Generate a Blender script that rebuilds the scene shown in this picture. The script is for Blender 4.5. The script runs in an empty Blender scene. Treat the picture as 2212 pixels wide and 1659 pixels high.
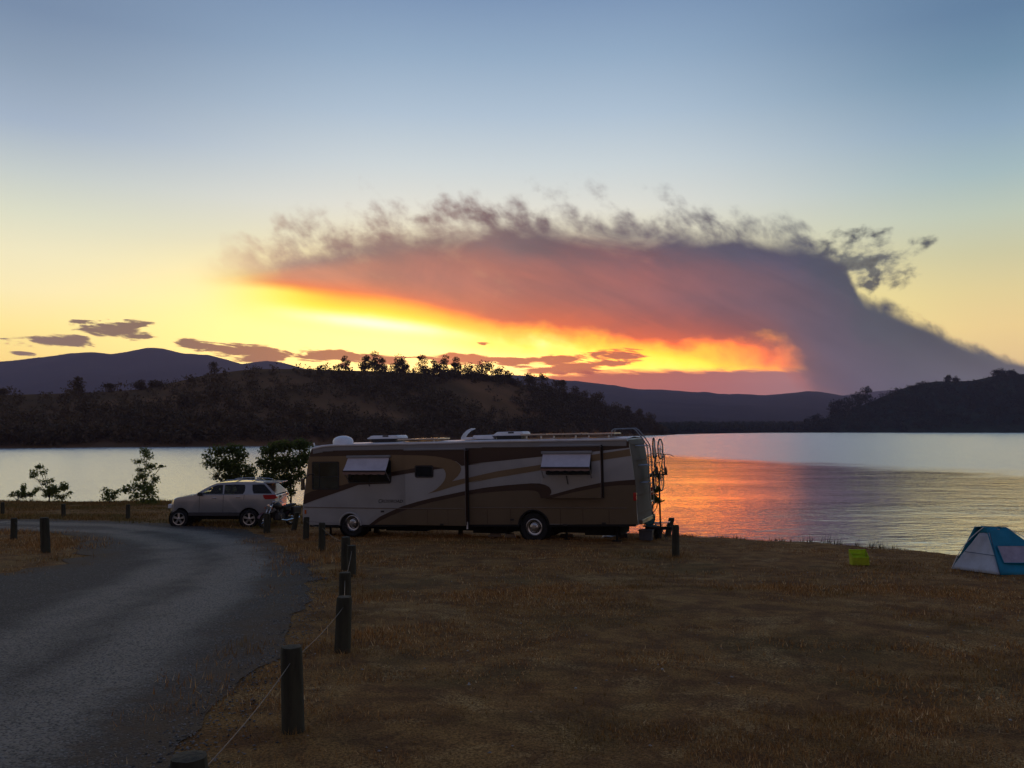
import bpy, bmesh, math, random
import numpy as np
from mathutils import Vector, Matrix, noise
from mathutils.geometry import tessellate_polygon, delaunay_2d_cdt

random.seed(7)
np.random.seed(7)
S = bpy.context.scene

# ------------------------------------------------------------------ camera
CAM = Vector((0.0, 0.0, 6.0))          # lake level is z = 0
PITCH = math.radians(2.86)
FL = 1853.5                            # focal length in the measuring unit (picture is 2212 wide)
cam = bpy.data.cameras.new('camera')
cam.sensor_width = 36.0
cam.lens = 36.0 * FL / 2212.0
cam.clip_start = 0.1
cam.clip_end = 60000.0
camo = bpy.data.objects.new('camera', cam)
camo.location = CAM
camo.rotation_euler = (math.radians(90) + PITCH, 0, 0)
S.collection.objects.link(camo)
S.camera = camo


def ray(px, py):
    """direction (x, y, z) with y = 1 through a measured point"""
    cx, cy = (px - 1106.0) / FL, (829.5 - py) / FL
    y = math.cos(PITCH) - cy * math.sin(PITCH)
    z = math.sin(PITCH) + cy * math.cos(PITCH)
    return Vector((cx / y, 1.0, z / y))


def lin(c):
    return tuple((v / 255 / 12.92) if v <= 10.31 else ((v / 255 + .055) / 1.055) ** 2.4 for v in c[:3])


# ------------------------------------------------------------------ world
W = bpy.data.worlds.new('World')
S.world = W
W.use_nodes = True
NT = W.node_tree
NT.nodes.clear()
W.cycles.sampling_method = 'MANUAL'
W.cycles.sample_map_resolution = 512


class E:
    """tiny arithmetic wrapper round math nodes"""
    tree = None

    def __init__(s, sock):
        s.s = sock

    @staticmethod
    def val(x):
        return x.s if isinstance(x, E) else x

    @staticmethod
    def math(op, *a, clamp=False):
        n = E.tree.nodes.new('ShaderNodeMath')
        n.operation = op
        n.use_clamp = clamp
        for i, v in enumerate(a):
            v = E.val(v)
            if hasattr(v, 'is_linked'):
                E.tree.links.new(v, n.inputs[i])
            else:
                n.inputs[i].default_value = v
        return E(n.outputs[0])

    def __add__(s, o): return E.math('ADD', s, o)
    __radd__ = __add__
    def __sub__(s, o): return E.math('SUBTRACT', s, o)
    def __rsub__(s, o): return E.math('SUBTRACT', o, s)
    def __mul__(s, o): return E.math('MULTIPLY', s, o)
    __rmul__ = __mul__
    def __truediv__(s, o): return E.math('DIVIDE', s, o)
    def __rtruediv__(s, o): return E.math('DIVIDE', o, s)
    def __neg__(s): return E.math('MULTIPLY', s, -1.0)


def emax(a, b): return E.math('MAXIMUM', a, b)
def emin(a, b): return E.math('MINIMUM', a, b)


def sstep(x, a, b):
    n = E.tree.nodes.new('ShaderNodeMapRange')
    n.interpolation_type = 'SMOOTHSTEP'
    E.tree.links.new(x.s, n.inputs['Value'])
    n.inputs['From Min'].default_value = a
    n.inputs['From Max'].default_value = b
    return E(n.outputs[0])


def lstep(x, a, b, c=0.0, d=1.0):
    n = E.tree.nodes.new('ShaderNodeMapRange')
    E.tree.links.new(x.s, n.inputs['Value'])
    for k, v in zip(('From Min', 'From Max', 'To Min', 'To Max'), (a, b, c, d)):
        n.inputs[k].default_value = v
    return E(n.outputs[0])


def curve(x, pts, x0, x1, y0, y1):
    n = E.tree.nodes.new('ShaderNodeFloatCurve')
    c = n.mapping.curves[0]
    P = [((a - x0) / (x1 - x0), (b - y0) / (y1 - y0)) for a, b in pts]
    while len(c.points) < len(P):
        c.points.new(0.5, 0.5)
    for p, q in zip(c.points, sorted(P)):
        p.location = q
        p.handle_type = 'AUTO_CLAMPED'
    n.mapping.update()
    E.tree.links.new(lstep(x, x0, x1).s, n.inputs['Value'])
    return E(n.outputs[0]) * (y1 - y0) + y0


def ramp(x, pts, x0, x1):
    n = E.tree.nodes.new('ShaderNodeValToRGB')
    r = n.color_ramp
    r.interpolation = 'LINEAR'
    pts = sorted(pts)
    while len(r.elements) < len(pts):
        r.elements.new(0.5)
    for e, (a, c) in zip(r.elements, pts):
        e.position = (a - x0) / (x1 - x0)
    for e, (a, c) in zip(r.elements, pts):
        e.color = (*lin(c), 1)
    E.tree.links.new(lstep(x, x0, x1).s, n.inputs[0])
    return E(n.outputs[0])


def cmix(f, a, b, mode='MIX'):
    n = E.tree.nodes.new('ShaderNodeMix')
    n.data_type = 'RGBA'
    n.blend_type = mode
    for sk, v in ((n.inputs['Factor'], f), (n.inputs['A'], a), (n.inputs['B'], b)):
        v = E.val(v)
        if hasattr(v, 'is_linked'):
            E.tree.links.new(v, sk)
        elif isinstance(v, (int, float)):
            sk.default_value = v
        else:
            sk.default_value = (*lin(v), 1)
    return E([o for o in n.outputs if o.type == 'RGBA'][0])


def hdr(f, a, c):
    n = E.tree.nodes.new('ShaderNodeMix')
    n.data_type = 'RGBA'
    n.blend_type = 'MULTIPLY'
    E.tree.links.new(f.s, n.inputs['Factor'])
    E.tree.links.new(a.s, n.inputs['A'])
    n.inputs['B'].default_value = (*c, 1)
    return E([o for o in n.outputs if o.type == 'RGBA'][0])


def vec(x, y, z=0.0):
    n = E.tree.nodes.new('ShaderNodeCombineXYZ')
    for i, v in enumerate((x, y, z)):
        v = E.val(v)
        if hasattr(v, 'is_linked'):
            E.tree.links.new(v, n.inputs[i])
        else:
            n.inputs[i].default_value = v
    return E(n.outputs[0])


def fbm(v, scale, detail=5, rough=0.55, dist=0.0, kind='FBM', out=0):
    n = E.tree.nodes.new('ShaderNodeTexNoise')
    n.noise_type = kind
    E.tree.links.new(v.s, n.inputs['Vector'])
    n.inputs['Scale'].default_value = scale
    n.inputs['Detail'].default_value = detail
    n.inputs['Roughness'].default_value = rough
    n.inputs['Distortion'].default_value = dist
    return E(n.outputs[out])


SUN_U, SUN_V = -0.13, 0.105            # where the sun stands, behind smoke over the hill (tangents of the bearing)


def build_sky():
    E.tree = NT
    tc = NT.nodes.new('ShaderNodeTexCoord')
    sp = NT.nodes.new('ShaderNodeSeparateXYZ')
    NT.links.new(tc.outputs['Generated'], sp.inputs[0])
    X, Y, Z = (E(o) for o in sp.outputs)
    Yc = emax(Y, 0.2)
    u, v = X / Yc, emax(Z, 0.0) / Yc
    el = E.math('ARCSINE', emax(Z, 0.0))
    hz = E.math('SQRT', X * X + Y * Y + 1e-6)
    front = sstep(Y / hz, -0.45, 0.75)     # 1 towards the sunset, 0 on the far side

    def U(px, py=750): return ray(px, py).x
    def V(px, py): return ray(px, py).z
    def EL(px, py):
        d = ray(px, py).normalized()
        return math.asin(d.z)

    ZEN = (58, 84, 132)
    L = [(0, (116, 138, 166)), (120, (136, 156, 178)), (250, (160, 177, 196)), (360, (194, 203, 200)), (450, (218, 220, 196)),
         (540, (240, 231, 190)), (620, (250, 234, 178)), (700, (254, 230, 146)), (780, (253, 216, 120)), (900, (240, 175, 90))]
    C = [(0, (120, 147, 180)), (120, (142, 168, 194)), (250, (170, 190, 208)), (360, (198, 209, 213)), (450, (218, 219, 210)),
         (540, (226, 218, 184)), (620, (250, 234, 156)), (700, (255, 244, 140)), (800, (255, 244, 134)), (900, (250, 190, 80))]
    R = [(0, (94, 125, 156)), (120, (110, 142, 167)), (250, (138, 165, 186)), (360, (162, 185, 188)), (450, (188, 199, 180)),
         (540, (204, 200, 158)), (620, (224, 206, 146)), (700, (236, 206, 138)), (780, (230, 196, 132)), (900, (200, 160, 120))]
    top = math.radians(75)

    def rp(tab, px):
        return ramp(el, [(EL(px, py), c) for py, c in tab] + [(math.radians(45), (84, 112, 148)), (top, ZEN)], 0.0, top)
    cl, cc, cr = rp(L, 0), rp(C, 1106), rp(R, 2212)
    base = cmix(sstep(u, U(0), U(900)), cl, cc)
    base = cmix(sstep(u, U(1300), U(2212)), base, cr)
    # golden glow low down under the smoke
    gx, gy = (u - U(980)) / 0.29, (v - V(980, 760)) / 0.085
    glow = E.math('EXPONENT', -(gx * gx + gy * gy))
    base = cmix(glow * 1.0, base, (255, 254, 150))
    # white hot band, falling to the right
    wy = (v - (V(750, 688) + (u - U(750)) * ((V(1200, 738) - V(750, 688)) / (U(1200) - U(750)))))
    band = E.math('EXPONENT', -((wy / 0.0085) * (wy / 0.0085))) * sstep(u, U(520), U(800)) * sstep(u, U(1420), U(1180))
    base = cmix(band * 1.0, base, (255, 255, 250))
    base = hdr(band, base, (1.5, 1.5, 1.8))
    base = cmix(glow * 0.22, base, (255, 244, 200), 'ADD')

    # ---------------- low stratus streaks
    ns = fbm(vec(u * 22.0, v * 120.0 + u * 9.0), 1.0, 6, 0.62, 0.5) - 0.5
    streaks = [  # x0, x1, y, half height, tilt
        (10, 215, 737, 8, .04), (120, 200, 732, 5, 0), (165, 330, 715, 11, .10), (235, 330, 700, 6, -.02), (150, 215, 696, 3, .05), (20, 75, 763, 3, .05),
        (290, 330, 727, 4, .08), (375, 480, 743, 7, .08), (430, 610, 757, 10, .06), (470, 640, 772, 7, .03), (590, 800, 768, 9, .02),
        (700, 900, 776, 8, .02), (640, 760, 763, 5, -.03), (900, 1090, 776, 7, .03), (1000, 1180, 782, 7, .04), (1120, 1300, 777, 8, -.05),
        (1260, 1395, 768, 8, -.04), (1200, 1385, 786, 7, -.05), (1030, 1060, 741, 3, 0), (1150, 1290, 800, 9, -.03), (730, 760, 787, 3, 0)]
    fld = None
    for x0, x1, y, h, t in streaks:
        uc, a = (U(x0) + U(x1)) / 2, (U(x1) - U(x0)) / 2
        vc, b = V((x0 + x1) / 2, y), h * 1.6 / FL
        dx = (u - uc) * (1.0 / a)
        dy = (v - vc + (u - uc) * t) * (1.0 / b)
        f = 1.0 - (dx * dx + dy * dy)
        fld = f if fld is None else emax(fld, f)
    sa = sstep(fld + ns * 5.5, -0.15, 0.55)
    scol = ramp(u, [(U(0), (104, 78, 80)), (U(330), (100, 66, 62)), (U(520), (126, 60, 46)), (U(760), (150, 56, 22)),
                    (U(1000), (186, 66, 8)), (U(1250), (160, 56, 24)), (U(1450), (164, 74, 56))], -0.65, 0.65)
    sky = base

    # ---------------- smoke plume
    U0, U1 = -0.70, 1.0
    wn = fbm(vec(u * 9.0 + v * 6.0, v * 16.0), 1.0, 7, 0.58, 0.5) - 0.5
    wn2 = fbm(vec(u * 30.0 + 3.0, v * 44.0), 1.0, 5, 0.6, 0.8) - 0.5
    tilt = v * 0.5
    topt = [(380, 600), (500, 592), (600, 572), (700, 550), (800, 530), (900, 515), (1000, 504), (1100, 497), (1200, 497), (1300, 501), (1400, 507), (1500, 514),
            (1600, 520), (1700, 530), (1790, 556), (1838, 600), (1862, 648), (1910, 672), (1960, 696), (2020, 722), (2080, 752), (2140, 775), (2212, 792), (2320, 818), (2450, 850), (2800, 915)]
    bott = [(380, 606), (430, 612), (520, 616), (600, 620), (700, 632), (800, 642), (900, 658), (1000, 682), (1100, 704), (1200, 710),
            (1300, 728), (1400, 738), (1500, 744), (1600, 750), (1660, 762), (1700, 785), (1740, 830), (1800, 900), (1900, 935), (2800, 935)]
    un = u + wn * 0.03
    vt = curve(un, [(U(a), V(a, b)) for a, b in topt], U0, U1, -0.02, 0.3)
    vb = curve(u, [(U(a), V(a, b)) for a, b in bott], U0, U1, -0.02, 0.3)
    fh = curve(u, [(U(400), .024), (U(560), .056), (U(700), .064), (U(900), .062), (U(1200), .056), (U(1500), .044), (U(1700), .036), (U(1820), .024), (U(1880), .022), (U(2212), .012), (U(2800), .012)], U0, U1, 0.0, 0.1)
    wn3 = fbm(vec(u * 25.0 + v * 17.0 + 2.2, v * 20.0 - u * 7.0), 1.0, 7, 0.57, 0.12) - 0.5
    d0 = 1.0 - emax(v - vt, -0.021) / fh                      # 1 in the dense part, 0 where the fringe ends
    hi = sstep(d0 + wn3 * 3.0 * lstep(d0, 1.25, 0.70) + wn * 1.5 + wn2 * 0.4, 0.10, 1.30)
    fine = fbm(vec(u * 24.0, v * 30.0), 1.0, 5, 0.55, 0.2) - 0.5
    lamp = curve(u, [(U(380), .12), (U(800), .14), (U(1000), .25), (U(1150), 1.0), (U(1350), 1.1), (U(1650), .9), (U(1800), .5), (U(2600), .5)], U0, U1, 0, 2)
    lo = (v - vb) / curve(u, [(-.7, .009), (U(1450), .009), (U(1620), .017), (U(1740), .040), (U(1900), .040), (1.0, .04)], U0, U1, 0.0, 0.1) + 0.2 + (fine * 3.0 + wn * 1.5) * lamp
    lo_s = sstep(lo, -0.6, 1.1)
    tails = sstep(u, U(385), U(640))
    plume = hi * lo_s * tails
    # low bank of smoke under the bright gap
    bank_t = curve(u, [(U(-300), -.015), (U(1080), V(1080, 915)), (U(1150), V(1150, 845)), (U(1200), V(1200, 806)), (U(1300), V(1300, 800)), (U(1500), V(1500, 798)), (U(1620), V(1620, 797)),
                       (U(1750), V(1750, 796)), (U(1850), V(1850, 800)), (U(2700), V(2700, 860))], U0, U1, -0.02, 0.3)
    bank = sstep((bank_t - v) + ns * 0.016, -0.003, 0.005)
    # torn puffs on the upper right
    pf = fbm(vec(u * 30.0 + 1.7, v * 44.0 + 0.6 - u * 8.0), 1.0, 6, 0.58, 0.15)
    px_, py_ = (u - U(1858)) * (1 / 0.090), (v - V(1858, 562) + (u - U(1858)) * -0.10) * (1 / 0.040)
    puff = sstep(pf * 3.6 - (px_ * px_ + py_ * py_) * 0.9, 0.95, 2.15)

    # colours: along the plume at its top, middle and lower edge
    t = emin(1.0, emax(0.0, (v - vb) / emax(vt - vb, 0.004)))
    ctop = ramp(u, [(U(400), (222, 170, 130)), (U(640), (160, 128, 118)), (U(900), (128, 98, 98)), (U(1200), (100, 82, 92)), (U(1500), (84, 78, 94)),
                    (U(1700), (68, 72, 94)), (U(1860), (66, 74, 84)), (U(2000), (62, 69, 74)), (U(2200), (86, 88, 86))], U0, U1)
    cmid = ramp(u, [(U(400), (240, 176, 100)), (U(600), (206, 142, 108)), (U(900), (184, 110, 94)), (U(1150), (178, 98, 84)), (U(1400), (152, 88, 86)),
                    (U(1600), (122, 84, 92)), (U(1800), (88, 78, 92)), (U(1950), (74, 76, 84)), (U(2200), (84, 88, 90))], U0, U1)
    clow = ramp(u, [(U(400), (252, 180, 80)), (U(600), (232, 140, 80)), (U(900), (212, 118, 84)), (U(1150), (204, 92, 50)), (U(1400), (194, 84, 50)),
                    (U(1600), (160, 76, 58)), (U(1750), (128, 82, 78)), (U(1900), (98, 90, 94)), (U(2200), (88, 90, 94))], U0, U1)
    pc = cmix(sstep(t, 0.05, 0.45), clow, cmid)
    pc = cmix(sstep(t + wn * 0.5, 0.52, 0.95), pc, ctop)
    # mottling
    mot = fbm(vec(u * 7.0 + 5.0, v * 13.0), 1.0, 6, 0.6, 0.6)
    pc = cmix((1.0 - lstep(mot, 0.34, 0.64)) * 0.26, pc, (64, 56, 72))
    strk = fbm(vec(u * 7.0 + v * 4.0 + 9.0, v * 30.0 + u * 13.0), 1.0, 7, 0.62, 0.25)
    pc = cmix(lstep(strk, 0.40, 0.68) * lstep(u, U(900), U(1700), 0.16, 0.36), pc, (52, 52, 66))
    # glowing lower rim
    rim = E.math('EXPONENT', -(emax(v - vb, 0.0) / 0.008)) * sstep(u, U(1800), U(1560)) * sstep(u, U(420), U(600))
    pc = cmix(rim * 0.85, pc, (244, 96, 16))
    bcol = ramp(u, [(U(1150), (206, 96, 34)), (U(1300), (176, 82, 52)), (U(1500), (168, 88, 76)), (U(1700), (160, 104, 100)), (U(1850), (130, 116, 118)),
                    (U(2200), (118, 120, 122))], U0, U1)
    # orange fringe of the light gap, then the smoke itself
    fr = sstep(lo, -2.6, 0.2) * sstep(lo, 3.0, 0.8) * hi * sstep(u, U(560), U(760)) * sstep(u, U(1850), U(1700))
    yl = sstep(lo, -5.5, -1.2) * sstep(lo, 3.0, 0.8) * hi * sstep(u, U(400), U(700)) * sstep(u, U(1780), U(1650))
    sky = cmix(yl * 0.95, sky, (255, 240, 4))
    sky = cmix(fr * 0.75, sky, (255, 140, 26))
    gapend = sstep(v, V(1700, 722), V(1700, 760)) * sstep(u, U(1500), U(1700)) * sstep(u, U(1900), U(1720)) * sstep((v - bank_t), -0.004, 0.006)
    sky = cmix(gapend * 0.8, sky, (250, 140, 66))
    hot = sstep(u, U(1000), U(1300)) * sstep(u, U(1780), U(1520)) * sstep(v, V(1400, 700), V(1400, 745))
    warm = E.math('MAXIMUM', hot, glow * 0.35)
    sky = hdr(warm, sky, (2.8, 1.12, 0.60))                  # the light gap is far brighter in red than a picture can show
    sky = cmix(emin(1.0, bank), sky, bcol)
    sky = cmix(sa * 0.93, sky, scol)
    sky = cmix(emin(1.0, puff * 1.25) * 0.92, sky, cmix(lstep(pf, .42, .62), (116, 120, 116), (56, 62, 72)))
    sky = cmix(plume, sky, pc)

    # the far side of the sky: dusk blue
    back = ramp(el, [(0.0, (112, 94, 84)), (0.12, (124, 104, 98)), (0.3, (112, 106, 112)), (0.8, (82, 96, 124)), (top, (60, 84, 130))], 0.0, top)
    gain = E.math('EXPONENT', emin(9700.0, 480.0 / emax(E.math('SINE', el), 0.01)) * 8.2e-5)      # the sky stands behind the haze near the horizon
    sky = cmix(front, back, sky)
    below = sstep(Z, -0.002, -0.03)
    sky = cmix(below, sky, (30, 28, 28))

    ns_ = NT.nodes.new('ShaderNodeTexSky')
    ns_.sky_type = 'NISHITA'
    ns_.sun_disc = False
    ns_.sun_elevation = math.atan(SUN_V)
    ns_.sun_rotation = math.atan2(SUN_U, 1.0)
    ns_.air_density = 1.0
    ns_.dust_density = 2.0
    bg1 = NT.nodes.new('ShaderNodeBackground')
    bg2 = NT.nodes.new('ShaderNodeBackground')
    NT.links.new(ns_.outputs[0], bg1.inputs[0])
    bg1.inputs[1].default_value = 0.003
    NT.links.new(sky.s, bg2.inputs[0])
    NT.links.new(gain.s, bg2.inputs[1])
    ad = NT.nodes.new('ShaderNodeAddShader')
    out = NT.nodes.new('ShaderNodeOutputWorld')
    NT.links.new(bg1.outputs[0], ad.inputs[0])
    NT.links.new(bg2.outputs[0], ad.inputs[1])
    NT.links.new(ad.outputs[0], out.inputs[0])


build_sky()

# ------------------------------------------------------------------ sun (weak, filtered by smoke) and exposure
sl = bpy.data.lights.new('sun', 'SUN')
sl.energy = 0.25
sl.angle = math.radians(10)
sl.color = (1.0, 0.55, 0.25)
so = bpy.data.objects.new('sun', sl)
so.rotation_euler = (-Vector((SUN_U, 1.0, SUN_V))).to_track_quat('-Z', 'Y').to_euler()
so.location = (0, 0, 50)
S.collection.objects.link(so)
S.view_settings.view_transform = 'Standard'
S.view_settings.look = 'None'
S.view_settings.exposure = 0.0
S.view_settings.gamma = 1.0
S.view_settings.use_curve_mapping = False
S.render.engine = 'CYCLES'
S.cycles.use_denoising = True
S.cycles.max_bounces = 6
S.cycles.volume_bounces = 0
S.cycles.transparent_max_bounces = 8

# ------------------------------------------------------------------ helpers
def tag(o, label=None, cat=None, group=None, kind=None):
    if label: o['label'] = label
    if cat: o['category'] = cat
    if group: o['group'] = group
    if kind: o['kind'] = kind
    return o


def link(o, parent=None):
    S.collection.objects.link(o)
    if parent is not None:
        o.parent = parent
    return o


def empty(name, mat, label, cat, group=None):
    o = bpy.data.objects.new(name, None)
    o.empty_display_size = 0.3
    if isinstance(mat, Matrix):
        o.matrix_world = mat
    else:
        o.location = mat
    link(o)
    return tag(o, label, cat, group)


def np_mesh(name, V, F, mat, parent=None, smooth=False, attrs=None):
    """V (n,3), F (m,k) with constant k"""
    V = np.asarray(V, dtype=np.float32)
    F = np.asarray(F, dtype=np.int32)
    me = bpy.data.meshes.new(name)
    me.vertices.add(len(V))
    me.vertices.foreach_set('co', V.ravel())
    k = F.shape[1]
    me.loops.add(F.size)
    me.loops.foreach_set('vertex_index', F.ravel())
    me.polygons.add(len(F))
    me.polygons.foreach_set('loop_start', np.arange(0, F.size, k, dtype=np.int32))
    me.polygons.foreach_set('loop_total', np.full(len(F), k, dtype=np.int32))
    if smooth:
        me.polygons.foreach_set('use_smooth', np.ones(len(F), dtype=bool))
    me.update(calc_edges=True)
    for an, av in (attrs or {}).items():
        at = me.attributes.new(an, 'FLOAT', 'POINT')
        at.data.foreach_set('value', np.asarray(av, dtype=np.float32))
    if mat: me.materials.append(mat)
    o = bpy.data.objects.new(name, me)
    return link(o, parent)


class MB:
    def __init__(s):
        s.v, s.f = [], []

    def add(s, V, F):
        n = len(s.v)
        s.v += [tuple(p) for p in V]
        s.f += [tuple(i + n for i in f) for f in F]
        return s

    def box(s, c, d, rot=None, taper=(1, 1)):
        M = rot or Matrix.Identity(3)
        V = []
        for z in (-.5, .5):
            k = (1, 1) if z < 0 else taper
            for x, y in ((-.5, -.5), (.5, -.5), (.5, .5), (-.5, .5)):
                V.append(Vector(c) + M @ Vector((x * d[0] * k[0], y * d[1] * k[1], z * d[2])))
        return s.add(V, [(3, 2, 1, 0), (4, 5, 6, 7), (0, 1, 5, 4), (1, 2, 6, 5), (2, 3, 7, 6), (3, 0, 4, 7)])

    def tube(s, pts, r, n=8, cap=True):
        pts = [Vector(p) for p in pts]
        rs = r if isinstance(r, (list, tuple)) else [r] * len(pts)
        V, F = [], []
        up = None
        for i, p in enumerate(pts):
            t = (pts[min(i + 1, len(pts) - 1)] - pts[max(i - 1, 0)]).normalized()
            if up is None:
                up = Vector((0, 0, 1)) if abs(t.z) < .9 else Vector((1, 0, 0))
            a = t.cross(up).normalized()
            b = a.cross(t).normalized()
            up = b
            for k in range(n):
                an = 2 * math.pi * k / n
                V.append(p + a * math.cos(an) * rs[i] + b * math.sin(an) * rs[i])
        for i in range(len(pts) - 1):
            for k in range(n):
                F.append((i * n + k, i * n + (k + 1) % n, (i + 1) * n + (k + 1) % n, (i + 1) * n + k))
        if cap:
            F.append(tuple(reversed(range(n))))
            F.append(tuple((len(pts) - 1) * n + k for k in range(n)))
        return s.add(V, F)

    def lathe(s, prof, c, ax=(0, 0, 1), n=24):
        """prof: (radius, height along ax)"""
        q = Vector((0, 0, 1)).rotation_difference(Vector(ax)).to_matrix()
        V, F = [], []
        for r, h in prof:
            for k in range(n):
                a = 2 * math.pi * k / n
                V.append(Vector(c) + q @ Vector((r * math.cos(a), r * math.sin(a), h)))
        for i in range(len(prof) - 1):
            for k in range(n):
                F.append((i * n + k, i * n + (k + 1) % n, (i + 1) * n + (k + 1) % n, (i + 1) * n + k))
        return s.add(V, F)

    def torus(s, c, R, r, ax=(0, 1, 0), n=28, m=8):
        prof = [(R + r * math.cos(2 * math.pi * k / m), r * math.sin(2 * math.pi * k / m)) for k in range(m + 1)]
        return s.lathe(prof, c, ax, n)

    def sheet(s, loops, fn):
        """flat polygon with holes; fn maps (a, b) to a point"""
        tris = tessellate_polygon([[Vector((a, b, 0)) for a, b in lp] for lp in loops])
        flat = [p for lp in loops for p in lp]
        return s.add([fn(a, b) for a, b in flat], [tuple(t) for t in tris])

    def prism(s, loops, f0, f1):
        """solid between two maps of the same polygon"""
        s.sheet(loops, f0)
        s.sheet(loops, f1)
        for lp in loops:
            n = len(lp)
            V = [f0(a, b) for a, b in lp] + [f1(a, b) for a, b in lp]
            s.add(V, [(i, (i + 1) % n, n + (i + 1) % n, n + i) for i in range(n)])
        return s

    def islands(s):
        par = list(range(len(s.v)))
        def find(a):
            while par[a] != a:
                par[a] = par[par[a]]
                a = par[a]
            return a
        key = {}
        for i, p in enumerate(s.v):
            k = (round(p[0], 5), round(p[1], 5), round(p[2], 5))
            if k in key: par[find(i)] = find(key[k])
            else: key[k] = i
        for f in s.f:
            for i in f[1:]:
                par[find(i)] = find(f[0])
        out = {}
        for f in s.f:
            out.setdefault(find(f[0]), []).append(f)
        res = []
        for fs in out.values():
            ids = sorted({i for f in fs for i in f})
            mp = {i: k for k, i in enumerate(ids)}
            m = MB()
            m.v = [s.v[i] for i in ids]
            m.f = [tuple(mp[i] for i in f) for f in fs]
            res.append(m)
        return res

    def split(s, name, mat, parent=None, **k):
        """every separate piece as an object of its own"""
        return [m.build(name, mat, parent, **k) for m in s.islands()]

    def build(s, name, mat, parent=None, smooth=False, bevel=0, seg=3, merge=False):
        me = bpy.data.meshes.new(name)
        bm = bmesh.new()
        vs = [bm.verts.new(p) for p in s.v]
        for f in s.f:
            try:
                bm.faces.new([vs[i] for i in f])
            except ValueError:
                pass
        bmesh.ops.remove_doubles(bm, verts=bm.verts, dist=1e-5)
        bmesh.ops.recalc_face_normals(bm, faces=bm.faces)
        if bevel:
            bmesh.ops.dissolve_limit(bm, angle_limit=0.01, verts=bm.verts, edges=bm.edges)
            ed = [e for e in bm.edges if len(e.link_faces) == 2 and e.calc_face_angle(0) > 0.6]
            bmesh.ops.bevel(bm, geom=ed, offset=bevel, segments=seg, affect='EDGES', profile=0.5, clamp_overlap=True)
            bmesh.ops.triangulate(bm, faces=[f for f in bm.faces if len(f.verts) > 4])
        bm.to_mesh(me)
        bm.free()
        if smooth:
            me.polygons.foreach_set('use_smooth', [True] * len(me.polygons))
            me.set_sharp_from_angle(angle=math.radians(38))
        if mat: me.materials.append(mat)
        return link(bpy.data.objects.new(name, me), parent)


MATS = {}


def pbr(name, col, rough=0.6, metal=0.0, var=0.12, vscale=6.0, bump=0.0, bscale=40.0, coat=0.0, col2=None, spec=0.5, trans=0.0, stretch=None):
    """principled material with mottled colour and fine relief"""
    if name in MATS:
        return MATS[name]
    m = bpy.data.materials.new(name)
    m.use_nodes = True
    t = m.node_tree
    E.tree = t
    b = t.nodes['Principled BSDF']
    b.inputs['Roughness'].default_value = rough
    b.inputs['Metallic'].default_value = metal
    b.inputs['Coat Weight'].default_value = coat
    b.inputs['Coat Roughness'].default_value = 0.08
    b.inputs['Specular IOR Level'].default_value = spec
    b.inputs['Transmission Weight'].default_value = trans
    tc = t.nodes.new('ShaderNodeTexCoord')
    v = E(tc.outputs['Object'])
    if stretch:
        mp = t.nodes.new('ShaderNodeMapping')
        mp.inputs['Scale'].default_value = stretch
        t.links.new(v.s, mp.inputs[0])
        v = E(mp.outputs[0])
    c2 = col2 or tuple(c * (1 - var * 2.2) for c in col)
    n = fbm(v, vscale, 6, 0.6)
    mix = t.nodes.new('ShaderNodeMix')
    mix.data_type = 'RGBA'
    mix.inputs['A'].default_value = (*c2, 1)
    mix.inputs['B'].default_value = (*col, 1)
    t.links.new(lstep(n, 0.32, 0.62).s, mix.inputs['Factor'])
    t.links.new(mix.outputs['Result'], b.inputs['Base Color'])
    if bump:
        n2 = fbm(v, bscale, 5, 0.6)
        bp = t.nodes.new('ShaderNodeBump')
        bp.inputs['Strength'].default_value = 1.0
        bp.inputs['Distance'].default_value = bump
        t.links.new(n2.s, bp.inputs['Height'])
        t.links.new(bp.outputs[0], b.inputs['Normal'])
    MATS[name] = m
    return m


# ------------------------------------------------------------------ ground shape
def G(x, y):
    """height of the camp ground (gently falling towards the lake)"""
    z = 3.47 - 0.042 * y
    d2 = ((x + 7.0) / 5.0) ** 2 + ((y - 31.5) / 4.0) ** 2
    return z - 0.12 * np.exp(-d2)


def onground(px, py):
    d = ray(px, py)
    y = 20.0
    for _ in range(40):
        z = G(d.x * y, y)
        y += ((CAM.z + d.z * y) - z) / (-d.z)  * 0.8
    return Vector((d.x * y, y, float(G(d.x * y, y))))


def at(px, py, y):
    d = ray(px, py)
    return Vector((d.x * y, y, CAM.z + d.z * y))


LAND = np.array([(-400, -100), (-400, 66), (-60, 60), (-46, 58), (-35, 58.8), (-29, 57.2), (-24, 58), (-16, 56), (-10, 49), (-5, 42), (0, 36.5), (3, 34), (6, 31.3),
                 (8.5, 29.3), (10.45, 27.9), (12, 25.9), (13.7, 23), (15.5, 19), (18, 12), (22, 0), (30, -20), (30, -100)], dtype=float)


def inside(P, poly):
    x, y = P[:, 0], P[:, 1]
    r = np.zeros(len(P), bool)
    n = len(poly)
    for i in range(n):
        x0, y0 = poly[i]
        x1, y1 = poly[(i + 1) % n]
        if y0 == y1:
            continue
        c = ((y0 > y) != (y1 > y)) & (x < (x1 - x0) * (y - y0) / (y1 - y0) + x0)
        r ^= c
    return r


def pdist(P, line, closed=False):
    d = np.full(len(P), 1e9)
    n = len(line)
    for i in range(n if closed else n - 1):
        a, b = line[i], line[(i + 1) % n]
        ab = b - a
        t = np.clip(((P - a) @ ab) / max(ab @ ab, 1e-9), 0, 1)
        d = np.minimum(d, np.linalg.norm(P - (a + t[:, None] * ab), axis=1))
    return d


def shore(P):
    d = pdist(P, LAND, True)
    return np.where(inside(P, LAND), d, -d)


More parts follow.
